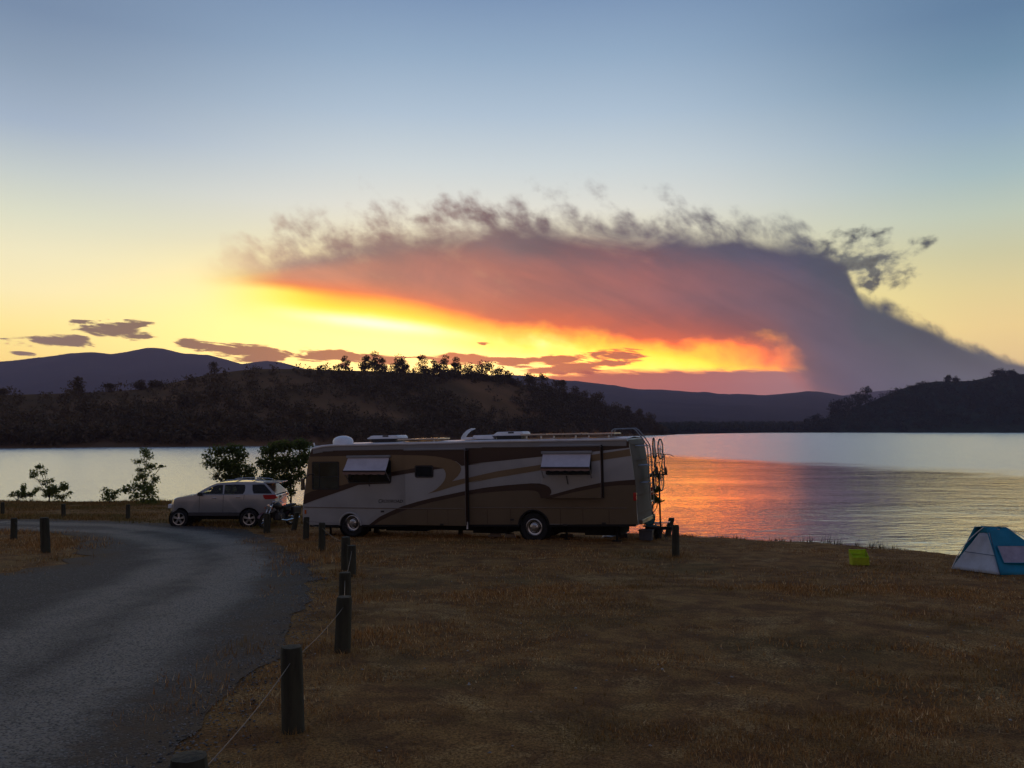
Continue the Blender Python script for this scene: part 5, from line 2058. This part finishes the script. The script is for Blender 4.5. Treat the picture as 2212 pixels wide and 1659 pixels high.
# ------------------------------------------------------------------ beach shelter tent
def build_tent():
    root_p = onground(2160, 1241)
    Ta = onground(2055.5, 1228)
    Tb = onground(2160, 1242)
    g = lambda x, y: float(G(x, y)) + .01
    Tc = Vector((Tb.x + 1.62, Tb.y - .12, 0)); Tc.z = g(Tc.x, Tc.y)
    Td = Vector((Ta.x + 1.72, Ta.y + .25, 0)); Td.z = g(Td.x, Td.y)
    D = (Ta.y + Tb.y) / 2 + .05
    T1 = at(2124, 1139, D)
    T2 = at(2173, 1139, D + .1)
    T1b = T1 + Vector((.03, .42, -.03))
    T2b = T2 + Vector((.05, .40, -.03))
    base = Vector((Tb.x, Tb.y, Tb.z))
    root = empty('beach_tent', base, 'small blue and grey-white pop-up beach tent at the right edge of the grass', 'tent')
    L = lambda p: p - base
    m_w = pbr('tent_grey', (.47, .52, .62), .75, var=.10, vscale=4, bump=.006, bscale=7)
    m_b = pbr('tent_blue', (.002, .22, .34), .65, var=.10, vscale=4, bump=.006, bscale=7)
    m_n = pbr('tent_mesh', (.42, .38, .46), .8, var=.12, vscale=6, bump=.004, bscale=10)
    m_p = pbr('tent_seam', (.03, .07, .12), .7)

    def panel(a, b, c, d, mat, nm, sag=.03, n=10, hole=None):
        """bilinear cloth a-b (low) to d-c (high), bowed inwards"""
        nrm = (b - a).cross(d - a).normalized()
        V, F, idx = [], [], {}
        for j in range(n + 1):
            for i in range(n + 1):
                s, t = i / n, j / n
                p = (a.lerp(b, s)).lerp(d.lerp(c, s), t)
                p = p + nrm * (-sag * math.sin(math.pi * s) * math.sin(math.pi * t)) + nrm * .012 * math.sin(9 * s + 5 * t)
                V.append(L(p))
        for j in range(n):
            for i in range(n):
                if hole and hole(i / n, j / n):
                    continue
                k = j * (n + 1) + i
                F.append((k, k + 1, k + n + 2, k + n + 1))
        m = MB().add(V, F)
        o = m.build(nm, mat, root, smooth=True)
        md = o.modifiers.new('thick', 'SOLIDIFY')
        md.thickness = .006
        return o
    # the top edge of the grey side runs up to a corner under the blue roof band
    T1l = T1.lerp(Ta, .13)
    T1r = T1.lerp(Tb, .12) + Vector((.10, 0, 0))
    panel(Ta, Tb, T1r, T1l, m_w, 'side_panel', .04)
    panel(T1l, T1r, T1 + Vector((.10, 0, 0)), T1, m_b, 'roof_band', .0, 4)
    # front: blue frame and paler window
    q = lambda s, t: Tb.lerp(Tc, s).lerp((T1r).lerp(T2, s) if t < 0 else T1.lerp(T2, s), t)
    T1f = T1 + Vector((.06, -.01, 0))
    panel(Tb, Tc, T2, T1f, m_b, 'front_panel', .05, 12)
    def fr(s, t, o=.02):
        p = Tb.lerp(Tc, s).lerp(T1f.lerp(T2, s), t)
        nrm = (Tc - Tb).cross(T1f - Tb).normalized()
        if nrm.y > 0: nrm = -nrm
        return p + nrm * (o - .0) + nrm * (.05 * math.sin(math.pi * s) * math.sin(math.pi * t)) * 0
    V = []
    for (s, t) in ((.12, .24), (.86, .24), (.84, .60), (.13, .60)):
        V.append(L(fr(s, t, .012)))
    MB().add(V, [(0, 1, 2, 3)]).build('mesh_window', m_n, root)
    sb = MB()
    for j in range(4):
        a, b = Vector(V[j]), Vector(V[(j + 1) % 4])
        sb.tube([a, b], .012, 4)
    sb.build('window_binding', m_b, root)
    panel(Tc, Td, T2b, T2, m_w, 'side_panel', .04)
    panel(Td, Ta, T1b, T2b, m_b, 'back_panel', .04)
    panel(T1, T2, T2b, T1b, m_b, 'roof_panel', .01, 4)
    # poles outside the cloth
    for a, b in ((Ta, T1), (Tb, T1), (Tc, T2), (Td, T2)):
        out = (a - (Ta + Tb + Tc + Td) / 4); out.z = 0; out.normalize()
        pts = []
        for k in range(9):
            t = k / 8
            p = a.lerp(b, t) + out * .07 * math.sin(math.pi * t) + Vector((0, 0, .05 * math.sin(math.pi * t)))
            pts.append(L(p))
        if b is T1 and a is Tb:
            continue
        MB().tube(pts, .008, 6).build('pole', M_AC, root, smooth=True)
        for t in (.35, .7):
            p = Vector(pts[int(t * 8)])
            MB().box(p - out * .02, (.035, .05, .03)).build('pole_clip', M_BLACK, root)
    rp = [L(T1 + Vector((-.05, 0, .03))), L(T1.lerp(T2, .5) + Vector((0, 0, .012))), L(T2 + Vector((.05, 0, .03)))]
    MB().tube(rp, .008, 6).build('ridge_pole', M_BLACK, root)
    sm = MB()
    for a, b, s in ((Ta.lerp(T1, .42), Tb.lerp(T1r, .45), 0),):
        sm.tube([L(a + Vector((.0, -.012, 0))), L(b + Vector((0, -.014, 0)))], .006, 4)
    sm.tube([L(Tb + Vector((0, -.01, 0))), L(T1r + Vector((0, -.01, 0)))], .008, 4)
    sm.build('seam', m_p, root)
    MB().box(L(T1.lerp(T2, .55)) + Vector((0, -.03, -.05)), (.13, .01, .035)).build('logo_tag', M_ALU, root)


build_tent()


# ------------------------------------------------------------------ lime green box seat
def build_lime():
    a, b = onground(1841.5, 1221), onground(1879, 1221.5)
    w = (b - a).length
    base = (a + b) / 2
    h = at(1860, 1190, base.y).z - base.z
    root = empty('fabric_box', base, 'lime green open fabric box standing alone on the dry grass', 'box')
    m1 = pbr('lime_fabric', (.52, .82, .012), .65, var=.12, vscale=8, bump=.004, bscale=16)
    m2 = pbr('olive_lime_fabric', (.42, .50, .010), .7, var=.15, vscale=8, bump=.004, bscale=16)
    d = .20
    hw = w / 2 * .96
    T = .012
    def slab(q, nm, mat):
        n = (Vector(q[1]) - Vector(q[0])).cross(Vector(q[3]) - Vector(q[0])).normalized() * T
        V = [Vector(p) for p in q] + [Vector(p) + n for p in q]
        MB().add(V, [(0, 1, 2, 3), (7, 6, 5, 4), (0, 4, 5, 1), (1, 5, 6, 2), (2, 6, 7, 3), (3, 7, 4, 0)]).build(nm, mat, root, bevel=.004, seg=1)
    slab([(-hw, 0, 0), (hw, 0, 0), (hw * .98, .0, h * .56), (-hw * .98, 0, h * .56)], 'front_panel', m2)
    slab([(hw, d, 0), (-hw, d, 0), (-hw * 1.05, d + .03, h), (hw * 1.05, d + .03, h)], 'back_panel', m1)
    slab([(hw, 0, 0), (hw, d, 0), (hw * 1.05, d + .03, h), (hw * .98, 0, h * .56)], 'side_panel', m2)
    slab([(-hw, d, 0), (-hw, 0, 0), (-hw * .98, 0, h * .56), (-hw * 1.05, d + .03, h)], 'side_panel', m2)
    slab([(-hw, 0, .01), (hw, 0, .01), (hw, d, .01), (-hw, d, .01)], 'bottom', m2)
    MB().tube([(-hw * .98, -.01, h * .56), (hw * .98, -.01, h * .56)], .012, 6).build('front_rim', m1, root)
    MB().tube([(-hw * 1.05, d + .02, h), (0, d + .02, h - .015), (hw * 1.05, d + .02, h)], .012, 6).build('back_rim', m1, root)
    MB().tube([(-hw * .6, d - .012, h * .72), (0, d - .02, h * .69), (hw * .6, d - .012, h * .72)], .010, 6).build('strap', m2, root)


build_lime()


# ------------------------------------------------------------------ camp gear behind the motorhome
def build_camp():
    teal = pbr('teal_fabric', (.012, .13, .14), .6, var=.15, vscale=6)
    # round-backed teal folding chair
    p = onground(1408, 1160); p.y = 28.9; p.x = ray(1408, 1160).x * p.y; p.z = float(G(p.x, p.y))
    e = empty('folding_chair', Matrix.Translation(p) @ Matrix.Rotation(math.radians(20), 4, 'Z'), 'teal round-backed folding chair beside the motorhome rear corner', 'chair')
    V = []
    n = 22
    for k in range(n):
        a = 2 * math.pi * k / n
        V.append((math.cos(a) * .24, .20 + .06 * math.sin(a) , .68 + .30 * math.sin(a)))
    ce = (0, .28, .68)
    MB().add(V + [ce], [(k, (k + 1) % n, n) for k in range(n)]).build('backrest', teal, e, smooth=True)
    MB().torus((0, .20, .68), .24, .012, (0, 1, -.2), 24, 6).build('back_hoop', M_BLACK, e, smooth=True)
    MB().box((0, 0, .42), (.46, .46, .04)).build('seat', teal, e, bevel=.015)
    lg = MB()
    for s in (-1, 1):
        lg.tube([(s * .22, -.22, 0), (s * .20, .24, .62)], .013, 6)
        lg.tube([(s * .20, .24, 0), (s * .22, -.22, .44)], .013, 6)
    lg.split('leg', M_BLACK, e)
    # small light folding table, tilted
    p = onground(1432, 1158); y = 28.7
    p = Vector((ray(1430, 1140).x * y, y, 0)); p.z = float(G(p.x, p.y))
    e = empty('folding_table', Matrix.Translation(p) @ Matrix.Rotation(math.radians(-15), 4, 'Z'), 'small pale folding table between the teal chair and the leaning post', 'table')
    MB().box((0, 0, .56), (.52, .40, .03), Matrix.Rotation(math.radians(-5), 3, 'Y')).build('table_top', M_GUTTER, e, bevel=.008)
    lg = MB()
    for s in (-1, 1):
        lg.tube([(-.20, s * .16, 0), (.20, s * .16, .54)], .012, 6)
        lg.tube([(.20, s * .16, 0), (-.20, s * .16, .54)], .012, 6)
    lg.split('leg', M_BLACK, e)
    # dark bucket on the grass edge
    y = 29.2
    p = Vector((ray(1421, 1150).x * y, y, 0)); p.z = float(G(p.x, p.y))
    e = empty('bucket', p, 'black bucket under the pale folding table', 'bucket')
    MB().lathe([(0, 0), (.13, 0), (.17, .32), (.18, .32), (.18, .34), (.16, .34), (.13, .03), (0, .03)], (0, 0, 0), (0, 0, 1), 20).build('pail', M_BLACK, e, smooth=True)
    MB().tube([(.17 * math.cos(a), 0, .33 + .14 * math.sin(a)) for a in [math.pi * k / 10 for k in range(11)]], .006, 5).build('handle', M_ALU, e)
    # grey storage bin
    y = 28.5
    p = Vector((ray(1396, 1150).x * y, y, 0)); p.z = float(G(p.x, p.y))
    e = empty('storage_bin', Matrix.Translation(p) @ Matrix.Rotation(math.radians(-20), 4, 'Z'), 'grey plastic bin on the ground behind the motorhome', 'bin')
    gb = pbr('grey_bin', (.10, .11, .13), .5, var=.1)
    MB().box((0, 0, .16), (.40, .30, .32), None, (1.12, 1.12)).build('tub', gb, e, bevel=.02)
    MB().box((0, 0, .33), (.48, .37, .03)).build('lid', gb, e, bevel=.01)
    # white sheet lying by the rear wheel
    p = onground(1319, 1160)
    V, F = [], []
    n = 8
    for j in range(n + 1):
        for i in range(n + 1):
            s, t = i / n - .5, j / n - .5
            V.append((s * .55 + t * .12, t * .34, .03 + .14 * max(0, s + .1) * (1 + math.sin(5 * t)) + .02 * math.sin(11 * s + 6 * t)))
    for j in range(n):
        for i in range(n):
            k = j * (n + 1) + i
            F.append((k, k + 1, k + n + 2, k + n + 1))
    o = MB().add(V, F).build('crumpled_sheet', pbr('white_sheet', (.62, .66, .78), .6, var=.05), None, smooth=True)
    md = o.modifiers.new('thick', 'SOLIDIFY'); md.thickness = .008
    o.location = p
    tag(o, 'crumpled white sheet on the ground near the motorhome rear wheel', 'sheet')
    # hose coil and a low crate beside it
    p = onground(1343, 1161)
    e = empty('camp_crate', p, 'small dark crate right of the crumpled white sheet', 'crate')
    c = MB()
    for s in (-1, 1):
        c.box((0, s * .12, .08), (.36, .02, .14)).box((s * .17, 0, .08), (.02, .22, .14))
    c.split('side_panel', M_SILVER_D, e)
    MB().box((0, 0, .015), (.34, .24, .02)).build('bottom', M_SILVER_D, e)
    MB().box((.02, 0, .10), (.2, .16, .05)).build('lid', M_GUTTER, e, bevel=.01)
    y = 29.6
    p = Vector((ray(1225, 1158).x * y, y, 0)); p.z = float(G(p.x, p.y))
    o = MB()
    for k in range(3):
        o.torus((0, 0, .03 + .03 * k), .24 - .01 * k, .015, (0, 0, 1), 28, 6)
    o = o.build('hose_coil', pbr('hose', (.12, .09, .07), .6), None, smooth=True)
    o.location = p
    tag(o, 'coiled hose lying under the motorhome right of the rear wheel', 'hose')
    # small boxes under the vehicle
    for i, (px, w, h, lab) in enumerate(((1070, .5, .16, 'pale wheel chock board under the middle of the motorhome'), (1102, .42, .14, 'pale board just left of the rear wheel under the motorhome'))):
        y = 29.9 - i * .3
        p = Vector((ray(px, 1150).x * y, y, 0)); p.z = float(G(p.x, p.y))
        o = MB().box((0, 0, h / 2), (w, .25, h), None, (.7, .9)).build('levelling_board', M_TAUPE, None, bevel=.01)
        o.location = p
        tag(o, lab, 'board', 'boards under the motorhome')


build_camp()

# ------------------------------------------------------------------ saplings and shrubs on the shore
LEAF = foliage_material('sapling_foliage', (.09, .13, .03), (.19, .23, .06), 0.45)
LEAF_D = foliage_material('dark_foliage', (.06, .09, .022), (.13, .16, .045), 0.45)


def sapling(name, px, base_py, y, blobs, lab, leaf=.075, seed=1, dens=1.0, mat=None, stems=None):
    """blobs: (px, py, rx px, ry px, n leaves); limbs run to every blob"""
    rs = np.random.RandomState(seed)
    sc = y / FL
    foot = Vector((ray(px, 1000).x * y, y, 0))
    foot.z = float(G(foot.x, foot.y)) - .05
    sd = shore(np.array([[foot.x, foot.y]]))[0]
    if sd < .7:
        foot.z -= .5 * (.7 - sd)
    e = empty(name, foot, lab, 'shrub' if name.startswith('shrub') else 'tree')
    Ps, wood = [], MB()
    top = min(b[1] for b in blobs)
    trunk_top = at(px, (top * .6 + base_py * .4), y) - foot
    wood.tube([(0, 0, -.1), (.03, 0, trunk_top.z * .4), tuple(trunk_top)], [.045, .035, .018], 7)
    for bx, by, rx, ry, n in blobs:
        c = at(bx, by, y) - foot
        c.y += rs.uniform(-.3, .3)
        st = Vector((0, 0, 0)).lerp(trunk_top, rs.uniform(.25, .75))
        mid = st.lerp(c, .55) + Vector((rs.uniform(-.06, .06), 0, -.05))
        wood.tube([st, mid, c], [.022, .014, .006], 5)
        for k in range(3):
            d = Vector(rs.normal(size=3)) * rx * sc * .6
            wood.tube([mid, c + d * .6 * Vector((1, 1, 1)).length / 1.7], [.010, .003], 4)
        n = int(n * dens * 1.15)
        q = rs.normal(size=(n, 3))
        q /= np.linalg.norm(q, axis=1)[:, None]
        q *= (rs.rand(n) ** .62 * rs.uniform(.85, 1.35, n))[:, None]
        q = q * np.array([rx * sc, min(rx, ry) * sc, ry * sc]) + np.array(c)
        Ps.append(q)
    P = np.concatenate(Ps)
    n = len(P)
    a = rs.normal(size=(n, 3)); a /= np.linalg.norm(a, axis=1)[:, None]
    b = np.cross(a, rs.normal(size=(n, 3))); b /= np.linalg.norm(b, axis=1)[:, None]
    s = leaf * rs.uniform(.7, 1.5, n)[:, None]
    V = np.stack([P - a * s, P + b * s * .45, P + a * s, P - b * s * .45], 1).reshape(-1, 3)
    F = np.arange(n * 4).reshape(-1, 4)
    np_mesh('crown', V, F, mat or LEAF, e)
    wood.build('trunk', MATS['bark'], e)
    return e


sapling('sapling_tree', 108, 1088, 55.5, [(75, 1022, 11, 8, 80), (88, 1008, 10, 6, 60), (70, 1030, 8, 5, 40), (98, 1020, 11, 7, 40), (92, 1042, 12, 7, 50), (112, 1036, 8, 6, 26), (84, 1056, 9, 5, 40),
        (118, 1058, 15, 12, 300), (136, 1052, 12, 9, 170), (102, 1066, 12, 9, 170), (148, 1066, 6, 4, 30), (128, 1074, 18, 7, 110)], 'young tree with a thin arching top, second plant from the left', seed=2, leaf=.085)
sapling('shrub_plant', 40, 1090, 57.0, [(50, 1054, 7, 9, 100), (30, 1066, 12, 6, 90), (48, 1070, 12, 8, 150), (64, 1068, 10, 6, 90), (18, 1070, 7, 4, 30), (78, 1062, 6, 4, 30)],
        'low spreading shrub at the far left of the shore', seed=3, leaf=.08)
sapling('sapling_tree', 312, 1103, 53.0, [(308, 974, 12, 7, 70), (318, 985, 14, 9, 90), (298, 996, 18, 6, 70), (325, 1008, 14, 8, 110), (345, 1008, 9, 4, 36), (298, 1016, 14, 6, 60), (310, 1030, 18, 12, 180),
        (336, 1036, 10, 12, 110), (300, 1052, 26, 12, 280), (325, 1060, 16, 16, 300), (272, 1058, 12, 9, 110), (290, 1072, 18, 10, 130), (328, 1085, 16, 16, 260), (306, 1092, 14, 12, 150)],
        'tall ragged sapling with side twigs left of the silver car', seed=4, leaf=.085)
sapling('shrub_plant', 238, 1093, 54.0, [(232, 1063, 13, 10, 110), (246, 1072, 12, 8, 120), (224, 1078, 12, 6, 60), (256, 1064, 10, 8, 70)], 'small leafy shrub just left of the tall ragged sapling', seed=5, leaf=.08)
sapling('sapling_tree', 500, 1120, 47.0, [(470, 975, 26, 13, 260), (500, 972, 26, 13, 330), (520, 984, 18, 14, 260), (455, 1000, 18, 14, 130), (485, 1005, 28, 20, 620), (515, 1012, 24, 20, 520), (538, 1020, 16, 16, 260),
        (465, 1028, 16, 10, 90), (500, 1035, 28, 14, 480), (535, 1040, 18, 12, 240), (448, 984, 10, 8, 40)], 'dense round-crowned tree behind the roof of the silver car', seed=6, leaf=.085, mat=LEAF_D)
sapling('sapling_tree', 629, 1098, 42.0, [(585, 975, 22, 16, 300), (615, 965, 30, 14, 420), (650, 962, 22, 14, 330), (568, 1000, 14, 14, 150), (595, 1005, 28, 20, 660), (630, 1000, 28, 20, 700), (655, 990, 16, 18, 300),
        (585, 1032, 24, 14, 330), (620, 1035, 26, 14, 380), (650, 1024, 14, 16, 170), (612, 1052, 22, 12, 190), (632, 1062, 12, 10, 90), (575, 1048, 14, 8, 80)],
        'broad leafy tree with a bare trunk between the car and the motorhome', seed=7, leaf=.085, mat=LEAF_D)
sapling('shrub_plant', 1404, 1135, 33.6, [(1402, 1054, 10, 8, 120), (1416, 1058, 10, 7, 110), (1396, 1064, 8, 9, 100), (1408, 1074, 14, 9, 210), (1420, 1080, 9, 5, 80), (1398, 1090, 8, 8, 70), (1410, 1026, 12, 4, 26), (1424, 1030, 8, 3, 16)],
        'leafy shrub just behind the rear corner of the motorhome', seed=8, leaf=.075, mat=LEAF_D)


# ------------------------------------------------------------------ grass, weeds and loose stones
def blades(name, P, h, w, lean, mat, lab, seed, clump=1, spread=.03):
    rs = np.random.RandomState(seed)
    P = np.repeat(P, clump, 0)
    h = np.repeat(h, clump)
    w = np.repeat(w, clump)
    n = len(P)
    P = P + rs.normal(size=(n, 2)) * spread
    z = G(P[:, 0], P[:, 1]) - .01
    sd = shore(P)
    z = z - .5 * np.clip(.7 - sd, 0, 9) ** 1.1
    a = rs.rand(n) * 2 * np.pi
    l = rs.rand(n) * lean
    b = rs.rand(n) * 2 * np.pi
    h = h * rs.uniform(.5, 1.25, n)
    base = np.column_stack([P, z])
    sv = np.column_stack([np.cos(a), np.sin(a), a * 0]) * (w / 2)[:, None]
    tip = base + np.column_stack([np.cos(b) * l * h, np.sin(b) * l * h, h * np.sqrt(np.clip(1 - (l * .8) ** 2, .05, 1))])
    V = np.stack([base - sv, base + sv, tip], 1).reshape(-1, 3)
    o = np_mesh(name, V, np.arange(n * 3).reshape(-1, 3), mat)
    tag(o, lab, 'grass', kind='stuff')
    return o


def scatter(n, x0, x1, y0, y1, seed, ring=.0, pw=1.0):
    rs = np.random.RandomState(seed)
    P = np.column_stack([rs.uniform(x0, x1, n), y0 + (y1 - y0) * rs.rand(n) ** pw])
    # only what the picture can see, with a margin for a step to the side
    keep = (np.abs(P[:, 0]) < P[:, 1] * .62 + 2.5)
    P = P[keep]
    ins = inside(P, ROAD)
    rd = pdist(P, ROAD, True)
    m = (~ins & (rd > .05)) | (ins & (rd < 1.3) & (rs.rand(len(P)) < (.60 - rd * .45) * (vfbm(P[:, 0], P[:, 1], .7, 3, 90) > .5)))
    return P[m & (shore(P) > -.5)]


def grass_material(name, cols):
    m = bpy.data.materials.new(name)
    m.use_nodes = True
    t = m.node_tree
    E.tree = t
    b = t.nodes['Principled BSDF']
    b.inputs['Roughness'].default_value = 0.8
    b.inputs['Specular IOR Level'].default_value = 0.2
    g = t.nodes.new('ShaderNodeNewGeometry')
    r = E(g.outputs['Random Per Island'])
    tc = t.nodes.new('ShaderNodeTexCoord')
    big = fbm(E(tc.outputs['Object']), 0.45, 5, 0.62, 0.4)
    def rgb(c):
        k = t.nodes.new('ShaderNodeRGB')
        k.outputs[0].default_value = (*c, 1)
        return E(k.outputs[0])
    c = cmix(sstep(r, .0, .7), rgb(cols[0]), rgb(cols[1]))
    c = cmix(sstep(r, .80, 1.0), c, rgb(cols[2]))
    c = cmix(lstep(big, .46, .62) * .75, c, rgb(cols[3]))
    t.links.new(c.s, b.inputs['Base Color'])
    return m


def build_grass():
    gm = grass_material('dry_grass', ((.24, .108, .034), (.50, .26, .08), (.90, .62, .30), (.19, .125, .038)))
    gg = grass_material('shore_weeds', ((.038, .034, .014), (.075, .062, .022), (.13, .085, .035), (.035, .042, .016)))
    for n, y0, y1, hh, ww, sd in ((200000, 3.2, 9, .036, .008, 1), (200000, 8, 18, .048, .014, 2), (150000, 16, 34, .055, .020, 3)):
        P = scatter(n, -22 if y1 > 12 else -6, 22, y0, y1, sd, pw=.75)
        d = vfbm(P[:, 0], P[:, 1], 1.6, 4, 40)
        P = P[np.random.RandomState(sd).rand(len(P)) < np.clip((d - .36) * 5.5, .08, 1)]
        d = vfbm(P[:, 0], P[:, 1], 3.5, 4, 44)
        # taller uncut growth beside the road and posts
        rd = pdist(P, ROAD, True)
        h = hh * (.6 + 1.3 * np.clip((d - .35) * 2.2, 0, 1)) * (1 + 1.3 * np.exp(-((rd - .7) / .8) ** 2))
        blades('grass', P, h, np.full(len(P), ww), .95, gm, 'short dry mown grass covering the camp ground', sd + 60)
    # left bank between road and lake
    P = scatter(150000, -48, 2, 34, 60, 9)
    P = P[shore(P) > 0]
    d = vfbm(P[:, 0], P[:, 1], 4, 4, 47)
    blades('grass', P, .05 + .16 * np.clip((d - .4) * 2.5, 0, 1) + .06 * np.clip(1 - shore(P) / 2, 0, 1), np.full(len(P), .035), .8, grass_material('bank_grass', ((.16, .088, .026), (.32, .19, .055), (.46, .28, .10), (.13, .13, .034))),
           'rough green and brown grass on the bank between road and lake', 71)
    # weeds fringing the water
    B = densify(LAND[3:-3], .03, False)
    rs = np.random.RandomState(5)
    B = np.repeat(B, 3, 0)
    B = B + rs.normal(size=B.shape) * .30
    d = vfbm(B[:, 0], B[:, 1], 1.1, 4, 50)
    keep = rs.rand(len(B)) < np.clip((d - .33) * 4, .12, 1)
    B, d = B[keep], d[keep]
    B = B[(shore(B) > -.25)]
    d = vfbm(B[:, 0], B[:, 1], 1.1, 4, 50)
    blades('weeds', B, .06 + .26 * np.clip((d - .42) * 3, 0, 1), np.full(len(B), .022), .7, gg, 'dark ragged weeds growing along the water edge', 72, clump=6, spread=.06)
    # tufts round the posts
    Q = []
    for k, p in POSTS.items():
        a = rs.rand(260) * 2 * math.pi
        r = PR[k] + rs.rand(260) ** 1.5 * .35 + .01
        Q.append(np.column_stack([p.x + np.cos(a) * r, p.y + np.sin(a) * r]))
    Q = np.concatenate(Q)
    blades('grass', Q, np.full(len(Q), .10), np.full(len(Q), .009), .8, gm, 'taller dry grass tufts around the feet of the posts', 73)


build_grass()


def build_stones():
    rs = np.random.RandomState(77)
    ico_v = np.array([(0, 0, 1), (1, 0, 0), (0, 1, 0), (-1, 0, 0), (0, -1, 0), (0, 0, -1)], float)
    ico_f = np.array([(0, 1, 2), (0, 2, 3), (0, 3, 4), (0, 4, 1), (5, 2, 1), (5, 3, 2), (5, 4, 3), (5, 1, 4)])
    def stones(P, size, mat, lab, name='gravel'):
        n = len(P)
        z = G(P[:, 0], P[:, 1]) + .012
        s = size * rs.uniform(.4, 1.6, n)
        V = ico_v[None] * (s[:, None, None] * rs.uniform(.6, 1.2, (n, 6, 1))) * np.array([1, 1, .55])
        a = rs.rand(n) * 6.28
        c, si = np.cos(a)[:, None], np.sin(a)[:, None]
        X = V[:, :, 0] * c - V[:, :, 1] * si
        Y = V[:, :, 0] * si + V[:, :, 1] * c
        V = np.stack([X + P[:, :1], Y + P[:, 1:2], V[:, :, 2] + (z + s * .2)[:, None]], 2).reshape(-1, 3)
        F = (ico_f[None] + (np.arange(n) * 6)[:, None, None]).reshape(-1, 3)
        o = np_mesh(name, V, F, mat)
        tag(o, lab, 'gravel', kind='stuff')
    mg = foliage_material('gravel_stone', (.035, .034, .034), (.26, .24, .22), 0.0)
    P = np.column_stack([rs.uniform(-9, 1, 60000), 3 + 22 * rs.rand(60000) ** 1.3])
    ins = inside(P, ROAD)
    rd = pdist(P, ROAD, True)
    tr = np.minimum(pdist(P, TRK1), pdist(P, TRK2))
    keep = (ins & (rs.rand(len(P)) < np.clip(.15 + .5 * (rd < 1.6) + .25 * (tr > .8), 0, 1) * np.clip(1.3 - rd * .1, .3, 1))) | (~ins & (rs.rand(len(P)) < np.exp(-(rd / .35) ** 2) * .7))
    P = P[keep & (np.abs(P[:, 0]) < P[:, 1] * .62 + 1.5)]
    stones(P, .014, mg, 'loose dark gravel scattered over the road margin')
    ml = foliage_material('pale_stone', (.22, .20, .18), (.42, .40, .37), 0.0)
    P = np.column_stack([rs.uniform(-3, 12, 260), rs.uniform(3.5, 20, 260)])
    P = P[~inside(P, ROAD)]
    stones(P, .016, ml, 'pale pebbles scattered on the dry grass', 'pebbles')


build_stones()
